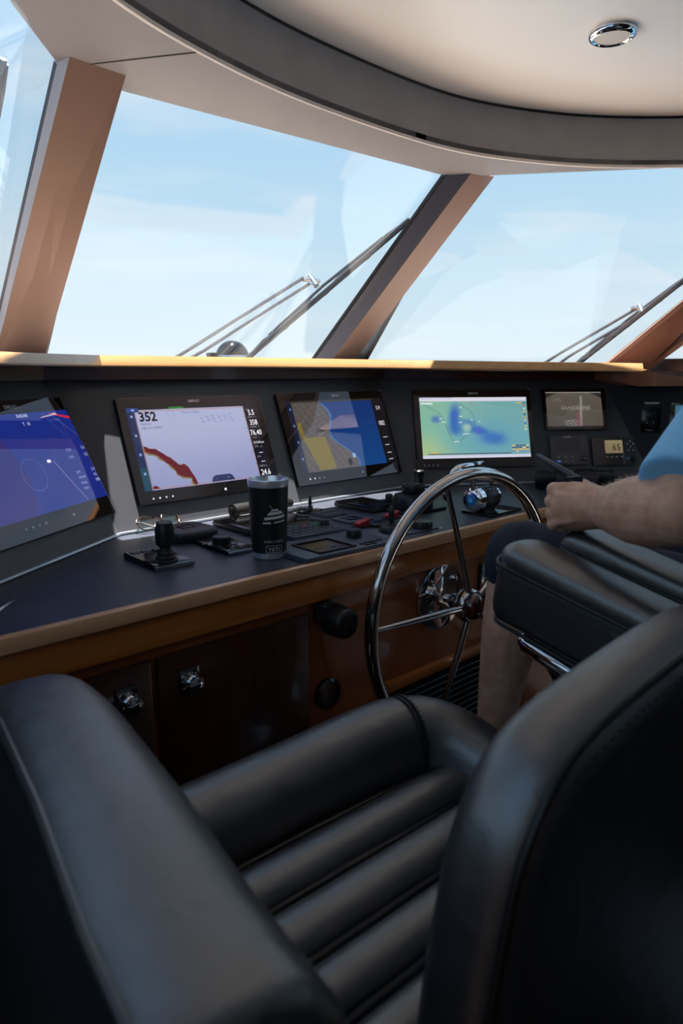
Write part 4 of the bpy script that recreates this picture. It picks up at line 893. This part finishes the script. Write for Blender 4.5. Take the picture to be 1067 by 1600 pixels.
# ================================================================ steering wheel
WC, WR = V((1.3605, 1.09, -.568)), .327
sw = thing('steering_wheel', 'large polished steel five-spoked steering wheel on the console', 'steering wheel', (WC.x, WC.y, WC.z - WR))
wf = Fr(WC, (1, 0, 0), (0, 0, 1))
g = G(); g.tube([wf(WR*math.cos(2*math.pi*i/72), WR*math.sin(2*math.pi*i/72)) for i in range(72)], .0155, 16, closed=True); obj('rim', g, steelw, sw)
for k in range(5):
    a = math.radians(106.4 + 72*k); u = V((math.cos(a), math.sin(a)))
    g = G(); g.tube([wf(u.x*.03, u.y*.03, .012), wf(u.x*.12, u.y*.12, .010), wf(u.x*(WR-.01), u.y*(WR-.01), 0)], [.0085, .0085, .0065], 12); obj('spoke', g, steelw, sw)
g = G(); g.lathe(wf, 0, 0, [(.020, -.045), (.026, -.028), (.040, -.012), (.043, .0), (.043, .014), (.038, .020), (.034, .021)], 36); obj('hub', g, steelw, sw)
g = G(); g.lathe(wf, 0, 0, [(.034, .019), (.033, .026), (.028, .036), (.018, .043), (.006, .046), (.001, .0462)], 32); obj('hub_cap', g, wood('hub_wood', '#3a140c', '#4a1c10', (8, 8, 8), .12, 1.0), sw)
g = G(); g.lathe(wf, 0, 0, [(.011, -.072), (.011, -.03)], 16); g.lathe(wf, 0, 0, [(.014, -.055), (.014, -.04)], 16); obj('shaft', g, steelw, sw)
yb = front(WC.x) - WC.y
g = G(); g.lathe(wf, 0, 0, [(.086, -yb-.011), (.086, -yb-.002), (.080, -yb+.002), (.012, -yb+.003)], 40); mp_ = obj('mount_plate', g, chrome, sw)
for k in range(4):
    a = math.radians(45+90*k); g = G(); g.lathe(wf, .062*math.cos(a), .062*math.sin(a), [(.008, -yb+.002), (.007, -yb+.010), (.003, -yb+.012)], 12); obj('bolt', g, chrome, mp_)
#==SEATS==
# ================================================================ companion seat in the foreground
seat = thing('companion_chair', 'large black leather chair with ribbed seat filling the foreground', 'chair', (.66, .58, FLOOR))
SZT = -.660
def pad_loft(path, w, h, e=2.6, seg=30, twist=None, ends=(.06, .06), k=6, cz=None):
    """rounded pad following a horizontal path; each end is domed over 'ends' metres"""
    pts = [V(p) for p in path]; L = [0]
    for p, q in zip(pts, pts[1:]): L.append(L[-1] + (q-p).length)
    def at(s):
        s = max(0, min(L[-1], s)); i = max(j for j in range(len(L)) if L[j] <= s+1e-9); i = min(i, len(pts)-2)
        return pts[i].lerp(pts[i+1], (s-L[i])/(L[i+1]-L[i])), (pts[i+1]-pts[i]).normalized()
    st = []
    for j in range(k+1):
        a = math.pi/2*j/k; st.append((ends[0]*(1-math.cos(a)), max(.03, math.sin(a))))
    n_mid = max(4, int((L[-1]-sum(ends))/.025))
    for j in range(1, n_mid): st.append((ends[0] + (L[-1]-sum(ends))*j/n_mid, 1))
    for j in range(k+1):
        a = math.pi/2*(1-j/k); st.append((L[-1]-ends[1]*(1-math.cos(a)), max(.03, math.sin(a))))
    rings = []
    for s, sc_ in st:
        c, t_ = at(s)
        # smooth tangent
        c2, _ = at(s+.012); c0, _ = at(s-.012); t_ = (c2-c0).normalized() if (c2-c0).length > 1e-6 else t_
        sd = t_.cross(ZU).normalized(); up = sd.cross(t_).normalized()
        ww, hh = (w(s/L[-1]), h(s/L[-1])) if callable(w) else (w, h)
        rings.append([c + sd*(x*sc_) + up*(y*sc_) for x, y in superell(ww, hh, e, seg)])
    return rings
# port arm
arm_path = [(.190, .30, -.552), (.205, .45, -.548), (.230, .62, -.542), (.250, .80, -.537), (.256, .97, -.542)]
g = G(); g.loft(pad_loft(arm_path, .205, .335, 3.0, 36, ends=(.04, .10), k=8)); obj('side_arm', g, leather, seat, smooth=1.2)
ap_ = chaik_arm = [V((x-.052, y, z+.160)) for x, y, z in arm_path[:-1]] + [V((.202, .885, -.383)), V((.206, .93, -.405))]
g = G(); g.tube(ap_, .0050, 8); obj('arm_piping', g, mat('piping_leather', (.03, .031, .034, 1), .35, spec=1.0), seat)
g = G(); rings = []
for p in ap_:
    rings.append([p + V((.002, 0, -.004)), p + V((-.002, 0, .001)), p + V((-.030, 0, -.010)), p + V((-.049, 0, -.032)), p + V((-.058, 0, -.075)), p + V((-.060, 0, -.30)), p + V((-.04, 0, -.30)), p + V((-.02, 0, -.05))])
g.loft(rings); obj('outer_panel', g, mat('black_side_shade', (.006, .006, .007, 1), .8, spec=.15), seat, smooth=.9)  # dark sheet laid on for the shade on the arm's outer side
g = G(); g.tube([V((x+.088, y, z+.112)) for x, y, z in arm_path[1:-1]] + [V((.342, .91, -.46))], .003, 6); obj('arm_seam', g, leather2, seat)
# front bolster wrapping the starboard corner
bp_ = [(.33, .822, -.664), (.45, .822, -.662), (.60, .822, -.658), (.78, .822, -.650), (.845, .812, -.648), (.885, .790, -.656), (.912, .756, -.670), (.926, .71, -.690), (.932, .65, -.712), (.935, .55, -.735), (.935, .42, -.75)]
bp_ = [tuple(p) for p in bp_]
def chaik(a, n=2):
    for _ in range(n):
        b = [a[0]]
        for p, q in zip(a, a[1:]): b += [tuple(.75*p[i]+.25*q[i] for i in range(3)), tuple(.25*p[i]+.75*q[i] for i in range(3))]
        a = b + [a[-1]]
    return a
g = G(); g.loft(pad_loft(chaik(bp_), .135, .185, 2.3, 30, ends=(.03, .03), k=4)); bol = obj('front_bolster', g, leather, seat, smooth=1.2)
for dx in (-.0045, .0045):
    c = V((.845+dx, .806, -.649)); tdir = V((.95, -.22, 0)).normalized(); sd = tdir.cross(ZU).normalized()
    g = G(); g.tube([c + sd*(x*1.01) + ZU*(y*1.01) for x, y in superell(.135, .185, 2.3, 40)], .0022, 6, closed=True); obj('seam', g, leather2, bol)
gst = G()
for sgn in (-.009, .009):
    c = V((.845+sgn, .806, -.649))
    pts_ = [c + sd*(x*1.012) + ZU*(y*1.012) for x, y in superell(.135, .185, 2.3, 96)]
    for i in range(0, 96, 2): gst.tube([pts_[i], pts_[(i+1) % 96]], .0009, 4)
obj('stitching', gst, stitchm, bol, kind='stuff')
# ribs
ys = [.745, .651, .559, .474, .392]
for k in range(4):
    yc = (ys[k]+ys[k+1])/2; wd = ys[k]-ys[k+1]-.006
    xr = .885 if k == 0 else .895
    rib = [(.34, yc, SZT-.038), (.60, yc, SZT-.036), (.80, yc, SZT-.034), (xr, yc, SZT-.045)]
    g = G(); g.loft(pad_loft(rib, wd, .115, 2.5, 26, ends=(.03, .035), k=5)); obj('seat_rib', g, leather, seat, smooth=1.2)
for k in range(5):
    yc = ys[k]; g = G(); g.tube([V((.34, yc, SZT-.002)), V((.60, yc, SZT+.001)), V((.80, yc, SZT-.002)), V((.885, yc, SZT-.026))], .0048, 8); obj('rib_piping', g, leather2, seat)
g = G(); g.box(WF, .30, .90, .36, .86, SZT-.22, SZT-.055); obj('seat_base', g, leather2, seat, bevel=.02)
# backrest seen from behind
xo = [(.391, -.537), (.399, -.492), (.413, -.427), (.427, -.380), (.450, -.343), (.491, -.305), (.558, -.286), (.66, -.272), (.76, -.262), (.84, -.262), (.90, -.275), (.945, -.31), (.962, -.37), (.97, -.48), (.975, -.60), (.96, -.80), (.90, -.86), (.50, -.86), (.40, -.82), (.378, -.70), (.382, -.61)]
xo = [V((x, z)) for x, z in xo]
def chaik2(a, n=2):
    for _ in range(n):
        b = []
        for i in range(len(a)): p, q = a[i], a[(i+1) % len(a)]; b += [p*.75+q*.25, p*.25+q*.75]
        a = b
    return a
ol = chaik2(xo, 2)
ar = sum(ol[i].x*ol[(i+1) % len(ol)].y - ol[(i+1) % len(ol)].x*ol[i].y for i in range(len(ol)))
if ar < 0: ol = list(reversed(ol))
bf_ = Fr((0, .324, 0), (1, 0, 0), (0, 0, 1))
g = G(); g.pillow(bf_, ol, .095, .040, 7); bk = obj('backrest', g, leather, seat, smooth=1.2)
def inset(o, d): 
    r = []
    n = len(o)
    for i in range(n):
        t_ = (o[(i+1) % n]-o[i-1]).normalized(); r.append(o[i] + V((-t_.y, t_.x))*d)
    return r
g = G(); g.tube([bf_(p.x, p.y, .0350) for p in inset(ol, .010)], .0045, 8, closed=True); obj('piping', g, leather2, bk)
gst = G(); so = inset(ol, .022); 
L_ = 0
den = []
for i in range(len(so)):
    a, b_ = so[i], so[(i+1) % len(so)]; n = max(1, int((b_-a).length/.004))
    for j in range(n): den.append(a.lerp(b_, j/n))
for i in range(0, len(den)-1, 3): gst.tube([bf_(den[i].x, den[i].y, .0440), bf_(den[i+1].x, den[i+1].y, .0440)], .0012, 4)
obj('stitching', gst, stitchm, bk, kind='stuff')
g = G(); g.lathe(Fr((.65, .60, FLOOR), (1, 0, 0), (0, 1, 0)), 0, 0, [(.22, 0), (.22, .012), (.06, .04), (.055, .05), (.055, .36)], 32); obj('pedestal', g, steel, seat)

# ================================================================ helm chair
hc = thing('helm_chair', "black leather helm chair with padded armrests behind the wheel", 'chair', (1.40, .30, FLOOR))
ta_ = math.radians(12)
def armrest(X, yf, zf_, w, h, ln, nm):
    # front end at (yf, top zf_), sloping down towards the back
    c0 = V((X, yf, zf_ - h/2)); path = [c0, c0 + V((0, -ln*.12, -ln*.12*math.tan(ta_)+.004)), c0 + V((0, -ln*.5, -ln*.5*math.tan(ta_))), c0 + V((0, -ln, -ln*math.tan(ta_)))]
    g = G(); g.loft(pad_loft(path, w, h, 4.2, 36, ends=(.035, .03), k=7)); a = obj(nm, g, leather, hc, smooth=1.2)
    return a, path
a1, p1_ = armrest(1.045, .757, -.296, .105, .135, .62, 'armrest')
# padded cap with piping on the armrest
up_ = V((0, math.sin(ta_)*-1, math.cos(ta_)))
cap = [p + ZU*.050 for p in p1_]; cap[0] = cap[0] + V((0, -.006, 0))
g = G(); g.loft(pad_loft(cap, .105, .066, 2.8, 30, ends=(.05, .03), k=7)); obj('armrest_cap', g, leather, a1, smooth=1.2)
def ringline(X, w, path, dz, r, parent, nm):
    pts_ = []
    y0_, y1_ = path[0].y-.004, path[-1].y
    f = lambda y: path[0].z + dz - (path[0].y - y)*math.tan(ta_)
    n = 14
    for i in range(n+1): y = y1_ + (y0_-.03-y1_)*i/n; pts_.append(V((X-w/2, y, f(y))))
    for i in range(1, 8): a = math.pi*i/8; y = y0_-.03 + .03*math.sin(a); pts_.append(V((X - w/2*math.cos(a), y, f(y))))
    for i in range(n+1): y = y0_-.03 - (y0_-.03-y1_)*i/n; pts_.append(V((X+w/2, y, f(y))))
    g = G(); g.tube(pts_, r, 8); obj(nm, g, leather2, parent)
ringline(1.045, .104, p1_, .043, .0042, a1, 'piping'); ringline(1.045, .107, p1_, .030, .0016, a1, 'seam'); ringline(1.045, .104, p1_, -.060, .0035, a1, 'piping')
a2, p2_ = armrest(1.175, .715, -.276, .10, .085, .52, 'armrest')
ringline(1.175, .102, p2_, .012, .0035, a2, 'piping')
g = G(); g.tube([V((1.055, .715, -.470)), V((1.055, .70, -.474)), V((1.055, .62, -.496)), V((1.065, .45, -.54))], [.018, .028, .029, .029], 18, flat=.75); obj('arm_bracket', g, chrome, hc)
g = G(); g.tube([V((1.09, .70, -.47)), V((1.10, .62, -.56)), V((1.12, .45, -.62))], [.022, .035, .04], 16); obj('arm_support', g, leather2, hc)
seatp = [V((1.40, -.05, -.60)), V((1.40, .30, -.585)), V((1.40, .56, -.575))]
g = G(); g.loft(pad_loft(seatp, .50, .15, 4, 40, ends=(.05, .06), k=6)); obj('seat', g, leather, hc, smooth=1.2)
bo = [V(p) for p in rrect(.50, .80, .12, 8)]
bfr = Fr((1.40, -.10, -.18), (1, 0, 0), V((0, -.12, 1)))
g = G(); g.pillow(bfr, bo, .12, .05, 6); obj('backrest', g, leather, hc, smooth=1.2)
a3, p3_ = armrest(1.73, .715, -.276, .10, .085, .60, 'armrest')
g = G(); g.lathe(Fr((1.40, .25, FLOOR), (1, 0, 0), (0, 1, 0)), 0, 0, [(.24, 0), (.24, .012), (.07, .04), (.06, .05), (.06, .53)], 32); obj('pedestal', g, steel, hc)
g = G(); g.tube([V((1.40, .30, -1.02)), V((1.40, .66, -.94))], .022, 12); g.box(Fr((1.40, .74, -.915), (1, 0, 0), (0, 1, .12)), -.28, .28, -.10, .10, -.01, .01); obj('footrest', g, steel, hc)

# ================================================================ person at the helm
skinm = mat('skin', '#d6aa92', .5, spec=.4, bump=(260, .25, 'n'), var=(34, '#c2917a'))
body = thing('person', 'person in a light blue shirt and navy shorts seated at the helm', 'person', (1.40, .40, -.90))
def at(x, y, d): return ray(x, y) * d
hand = at(897, 793, 1.30); wrist = at(947, 794, 1.235); fmid = at(995, 797, 1.13); elbow = at(1062, 800, 1.03)
hemp = at(1062, 735, 1.04); shoulder = at(1186, 600, 1.09)
gb = G()
def limb(pts, r, seg=18, flat=1.0): gb.tube(pts, r, seg, flat=flat); gb.ball(pts[0], (r[0] if not isinstance(r, float) else r)*.99, 16, 10); gb.ball(pts[-1], (r[-1] if not isinstance(r, float) else r)*.99, 16, 10)
limb([shoulder, shoulder.lerp(elbow, .5), elbow], [.060, .056, .050])
limb([elbow, elbow.lerp(wrist, .30), fmid, wrist.lerp(fmid, .35), wrist, hand.lerp(wrist, .35)], [.050, .058, .054, .043, .036, .036])
# hand: fist around an upright handset; fingers wrap at the front, thumb on the inboard side
hd = (hand - wrist).normalized(); hs_ = V((hd.y, -hd.x, 0)).normalized()          # inboard (starboard) side
gb.tube([wrist, hand.lerp(wrist, .5) + V((0, 0, .002)), hand + V((0, 0, .002)), hand + hd*.020], [.035, .041, .046, .040], 20)
for dz in (.026, .009, -.010, -.027): gb.tube([wrist + V((0, 0, dz*.4)) - hs_*.026, hand + V((0, 0, dz*.9)) - hs_*.036, hand + hd*.018 + V((0, 0, dz*1.15)) - hs_*.026], [.006, .0075, .010], 8)
kn_ = []
for i, (dz, ln, rr) in enumerate(((.034, .95, .0125), (.012, 1.05, .0130), (-.011, 1.0, .0122), (-.032, .85, .0108))):
    k0 = hand + hd*.024 + V((0, 0, dz)) - hs_*.018
    k1 = k0 + hd*(.028*ln) + hs_*.014; k2 = k1 + hs_*(.030*ln) - hd*.006; k3 = k2 - hd*(.024*ln) + hs_*.006
    gb.tube([k0 - hd*.02, k0, k1, k1.lerp(k2, .5) + hd*.003, k2, k3], [rr*1.15, rr*1.12, rr*1.08, rr, rr*.95, rr*.85], 12); gb.ball(k1, rr*1.06, 12, 8); gb.ball(k3, rr*.84, 10, 6); gb.ball(k0, rr*1.16, 12, 8)
t0 = hand - hd*.015 + hs_*.026 + V((0, 0, .022)); t1 = t0 + hd*.028 + V((0, 0, .016)) + hs_*.010; t2 = t1 + hd*.028 - V((0, 0, .004)) + hs_*.006
gb.tube([t0 - hd*.02 - hs_*.008, t0, t1, t2], [.016, .015, .012, .010], 12); gb.ball(t2, .0098, 10, 6)
# torso, neck, head
pel = V((1.41, .16, -.45)); chest = V((1.40, .34, -.03)); neck = V((1.40, .40, .15)); head = V((1.40, .46, .28))
for (a, b_, r0, r1, sx_) in ((pel, V((1.41, .22, -.24)), .15, .15, 1), (V((1.41, .22, -.24)), chest, .15, .155, 1)):
    for off in (-.055, .055): gb.tube([a + V((off, 0, 0)), b_ + V((off, 0, 0))], [r0*.85, r1*.85], 24)
for off in (-.06, .06): gb.ball(pel + V((off, 0, 0)), .135, 20, 12); gb.ball(chest + V((off, 0, .04)), .125, 20, 12)
limb([shoulder, shoulder.lerp(chest, .5) + V((0, 0, .06)), chest + V((0, .02, .10)), V((1.52, .38, .05)), V((1.62, .38, .02))], [.060, .07, .075, .07, .060])
limb([chest + V((0, .03, .10)), neck, head], [.065, .056, .056])
gb.ball(head + V((0, .005, .03)), .098, 24, 16, sc=(.80, 1.0, 1.12)); gb.ball(head + V((0, .045, -.045)), .055, 18, 12, sc=(.9, .9, .8))
gb.ball(head + V((0, .108, .0)), .014, 10, 8, sc=(.8, 1.2, 1.2)); gb.tube([head + V((0, .095, .04)), head + V((0, .112, -.002))], [.008, .012], 10)
for sg in (-1, 1): gb.ball(head + V((sg*.079, -.005, .008)), .026, 12, 8, sc=(.35, .7, 1.1)); gb.ball(head + V((sg*.032, .088, .045)), .018, 10, 8, sc=(1.2, .6, .5))
gb.ball(head + V((0, .088, -.045)), .02, 12, 8, sc=(1.2, .6, .4))
# right arm to the wheel side
limb([V((1.62, .38, .02)), V((1.72, .36, -.17))], [.060, .048]); limb([V((1.72, .36, -.17)), V((1.69, .46, -.19)), V((1.66, .60, -.225))], [.050, .054, .034])
gb.tube([V((1.66, .58, -.222)), V((1.655, .65, -.232)), V((1.65, .69, -.236))], [.033, .042, .036], 16)
for i in range(4): gb.tube([V((1.625+.018*i, .68, -.222)), V((1.622+.018*i, .735, -.225)), V((1.622+.018*i, .755, -.245)), V((1.622+.018*i, .745, -.262))], [.0105, .010, .0095, .0085], 10)
gb.tube([V((1.625, .63, -.225)), V((1.60, .67, -.225)), V((1.598, .70, -.235))], [.014, .0125, .010], 10)
# legs
kl, kr = V((1.200, .835, -.366)), V((1.60, .835, -.376))
for hip, kn, an in ((V((1.31, .22, -.46)), kl, V((1.195, .875, -.80))), (V((1.51, .22, -.46)), kr, V((1.62, .875, -.80)))):
    limb([hip, hip.lerp(kn, .5), kn], [.095, .082, .062])
    mid = kn.lerp(an, .36) + V((0, -.006, 0))
    limb([kn, kn.lerp(an, .14), mid, kn.lerp(an, .7), an], [.060, .056, .060, .046, .036])
    gb.tube([an + V((0, -.04, -.06)), an + V((0, .02, -.062)), an + V((0, .10, -.078)), an + V((0, .17, -.085))], [.035, .040, .036, .022], 16)
def fuse(g, name, m, parent, voxel, sm=6, label=None):
    me = bpy.data.meshes.new(name); org = parent.location - V((0, 0, EZ)); me.from_pydata([tuple(p - org) for p in g.v], [], g.f)
    bm = bmesh.new(); bm.from_mesh(me); bmesh.ops.recalc_face_normals(bm, faces=bm.faces); bm.to_mesh(me); bm.free()
    o = bpy.data.objects.new(name, me); col.objects.link(o)
    r = o.modifiers.new('r', 'REMESH'); r.mode = 'VOXEL'; r.voxel_size = voxel; s_ = o.modifiers.new('s', 'SMOOTH'); s_.iterations = sm; s_.factor = .5
    bpy.context.view_layer.update(); m2 = bpy.data.meshes.new_from_object(o.evaluated_get(bpy.context.evaluated_depsgraph_get()))
    o.modifiers.clear(); o.data = m2; bpy.data.meshes.remove(me); m2.name = name
    for p in m2.polygons: p.use_smooth = True
    m2.materials.clear(); m2.materials.append(m); o.parent = parent; ORG[o.name] = org
    return tag(o, label)
bo_ = fuse(gb, 'body', skinm, body, .0036, 3)
# clothing as its own surfaces a little outside the body
gsx = gb; gb = G()
for off in (-.055, .055): gb.tube([pel + V((off, 0, .02)), V((1.41+off, .22, -.24)), chest + V((off, 0, 0))], [.140, .140, .145], 24)
for off in (-.06, .06): gb.ball(chest + V((off, 0, .04)), .137, 20, 12); gb.ball(pel + V((off, 0, .03)), .137, 20, 12)
limb([shoulder, shoulder.lerp(chest, .5) + V((0, 0, .055)), chest + V((0, .02, .09)), V((1.52, .38, .045)), V((1.62, .38, .02))], [.072, .082, .085, .082, .072])
slv = shoulder.lerp(elbow, .90) + V((-.006, -.004, .006))
gb.tube([shoulder, shoulder.lerp(elbow, .4), slv], [.074, .076, .079], 24)
gb.tube([V((1.62, .38, .02)), V((1.68, .37, -.09))], [.074, .074], 24)
fuse(gb, 'shirt', mat('blue_shirt', '#86c6f4', .8, bump=(500, .1, 'n')), body, .006, 4, 'light blue short-sleeved shirt')
gb = G()
for hip, kn in ((V((1.31, .22, -.46)), kl), (V((1.51, .22, -.46)), kr)):
    e_ = hip.lerp(kn, .99)
    gb.tube([hip, hip.lerp(kn, .5), hip.lerp(kn, .85), e_, kn + V((.004, .004, -.016)), kn + V((.006, -.002, -.046))], [.108, .097, .083, .075, .069, .066], 28)
for off in (-.06, .06): gb.ball(pel + V((off, .02, -.01)), .147, 20, 12)
for kn in (kl, kr): gb.ball(kn + V((.002, -.004, .0)), .071, 20, 12)
for k in range(7):
    f_ = .45 + .085*k; c_ = V((1.31, .22, -.46)).lerp(kl, f_); gb.tube([c_ + V((-.05, .01*(k % 3), .045)), c_ + V((0, .022, .079-.012*f_)), c_ + V((.05, -.01, .05))], .0085, 8)
fuse(gb, 'shorts', mat('navy_shorts', '#1c2233', .85, bump=(300, .2, 'n')), body, .005, 4, 'crumpled navy shorts')
g = G(); g.ball(head + V((0, -.012, .055)), .100, 24, 14, sc=(.84, 1.0, 1.0))
hair = obj('hair', g, mat('hair', '#4a3a2c', .8), body, smooth=1.2)
for sg in (-1, 1): g = G(); g.ball(head + V((sg*.032, .096, .028)), .011, 12, 8); obj('eye', g, mat('eye_white', '#d8d4cc', .3), body)
# fine hair on the forearm
gh = G(); bme = bo_.data; cand = []
org = body.location - V((0, 0, EZ))
for i, vv in enumerate(bme.vertices):
    p = vv.co + org; ax = wrist - elbow; tt = (p - elbow).dot(ax)/ax.dot(ax)
    if .05 < tt < 1.0 and (p - (elbow + ax*tt)).length < .085 and vv.normal.z > -.2: cand.append((p, vv.normal.copy()))
random.shuffle(cand)
for p, n_ in cand[:900]:
    t_ = (n_*.5 + hd*.7 + V((random.uniform(-.5, .5), random.uniform(-.5, .5), random.uniform(-.3, .3)))).normalized(); ln = random.uniform(.006, .012)
    s_ = t_.cross(n_).normalized()*.00022; gh.add([p - s_, p + s_, p + t_*ln + n_*.001], [(0, 1, 2)])
obj('arm_hair', gh, mat('arm_hair', '#c8b49c', .6), body, smooth=False, kind='stuff')
# handheld radio in the fist with its long antenna
a0_, a1_ = at(924, 762, 1.33), at(839, 711, 1.50)
rd_ = thing('handheld_radio', 'thin black tapered aerial rod rising from the fist', 'radio', tuple(a0_ - V((0, 0, .12))))
g = G(); g.tube([a0_, a0_.lerp(a1_, .05), a0_.lerp(a1_, .5), a0_.lerp(a1_, .96), a1_], [.0085, .0085, .0068, .0052, .003], 12); obj('aerial', g, mat('aerial_black', '#141626', .45), rd_)
ax_ = (a0_ - a1_).normalized(); g = G(); g.tube([a0_ - ax_*.004, a0_ + ax_*.012], .0105, 14); g.box(Fr(hand + hd*.012 + hs_*.012, hd, hs_), -.012, .014, -.010, .012, -.055, .030); obj('case', g, blackp, rd_)

# ================================================================ outside fittings, downlight
darkm = mat('wiper_black', '#23262c', .45); wst = mat('wiper_steel', '#4c5058', .35, metal=.3)
def wp(x, y, pane_o, n, lift): return onp(x, y, pane_o + n*lift, n)
def wiper(o, n, arms, blade, joint, label):
    r = thing('windscreen_wiper', label, 'wiper', tuple(wp(*arms[0][0], o, n, .05)))
    for a in arms:
        g = G(); g.tube([wp(*q, o, n, .06) for q in a], .0088, 8, flat=.7); obj('arm', g, wst, r)
    g = G(); g.tube([wp(*q, o, n, .018) for q in blade], .010, 6); obj('rubber_blade', g, darkm, r)
    g = G(); m_ = [wp(*q, o, n, .034) for q in blade]; P_ = [m_[0].lerp(m_[-1], k/8) + n*(.010 if k % 2 else -.004) for k in range(9)]; g.tube(P_, .0085, 6); obj('blade_bow', g, darkm, r)
    g = G(); a_, b_ = m_[0].lerp(m_[-1], .16) + n*.016, m_[0].lerp(m_[-1], .86) + n*.016; g.tube([a_, a_.lerp(b_, .5) + n*.012, b_], .006, 6); obj('blade_spine', g, wst, r)
    c = wp(*joint, o, n, .055); g = G(); g.tube([c + n*-.035, c + n*.018], .011, 12); g.tube([wp(joint[0]-14, joint[1]-1, o, n, .06), wp(joint[0]+12, joint[1]+2, o, n, .055)], .008, 8); obj('joint', g, steel, r)
    for q in arms: c = wp(*q[0], o, n, .05); g = G(); g.lathe(Fr(c, (1, 0, 0), (0, 1, 0)), 0, 0, [(.016, -.10), (.014, .0), (.006, .008)], 12); obj('pivot', g, darkm, r)
wiper(GB['L1'], PN1, [[(262, 566), (300, 543), (474, 434)], [(285, 566), (318, 548), (484, 443)]], [(384, 562), (640, 343)], (487, 437), 'windscreen wiper with twin arms outside the middle pane')
wiper(GB['R1'], PN2, [[(836, 576), (873, 553), (998, 480)], [(862, 576), (890, 556), (985, 500)]], [(888, 580), (1085, 425)], (1000, 482), 'windscreen wiper outside the right-hand pane')
r = thing('windscreen_wiper', 'tip of a dark wiper at the upper left edge of the picture', 'wiper', tuple(wp(-30, 300, GB['L0'], PN3, .02)))
g = G(); g.tube([wp(5, 92, GB['L0'], PN3, .03), wp(1, 120, GB['L0'], PN3, .03), wp(-40, 330, GB['L0'], PN3, .03)], [.008, .010, .010], 8); obj('rubber_blade', g, darkm, r)
g = G(); g.tube([wp(9, 100, GB['L0'], PN3, .05), wp(4, 140, GB['L0'], PN3, .05), wp(-30, 330, GB['L0'], PN3, .05)], .006, 8); obj('blade_spine', g, wst, r)
dm = ony(363, 556, 2.75); dome = thing('deck_dome', 'smoked glass dome camera on the foredeck beyond the windscreen', 'camera', (dm.x, dm.y, -.35))
df = Fr((dm.x, dm.y, dm.z), (1, 0, 0), (0, 1, 0))
g = G(); g.lathe(df, 0, 0, [(.08, -.35-dm.z), (.07, -.10), (.075, -.03), (.078, -.015), (.075, -.012)], 28); obj('base', g, blackp, dome)
g = G(); g.lathe(df, 0, 0, [(.074*math.cos(a*math.pi/20), -.012+.078*math.sin(a*math.pi/20)) for a in range(10)], 32); obj('dome_cover', g, mat('smoked_dome', '#0e0e12', .08, spec=.6), dome)
g = G(); g.lathe(df, 0, 0, [(.079, -.02), (.081, -.005), (.077, .002)], 32, cap=False); obj('dome_ring', g, steel, dome)
g = G(); g.box(df, -.12, -.085, -.02, .02, -.06, .012); obj('side_bracket', g, blackp, dome, bevel=.004)
lt = onz(957, 50, CEZ); dl = thing('ceiling_light', 'round chrome downlight in the cream ceiling', 'light', (lt.x, lt.y, CEZ-.02)); lf = Fr((lt.x, lt.y, CEZ), (1, 0, 0), (0, -1, 0))
g = G(); g.lathe(lf, 0, 0, [(.056, 0), (.056, .008), (.052, .014), (.046, .016), (.042, .013), (.040, .006)], 40, cap=False); obj('bezel', g, chrome, dl)
g = G(); g.lathe(lf, 0, 0, [(.042, .012), (.001, .012)], 32, cap=False); obj('lens', g, mat('frosted_lens', '#cfc6b8', .35), dl)
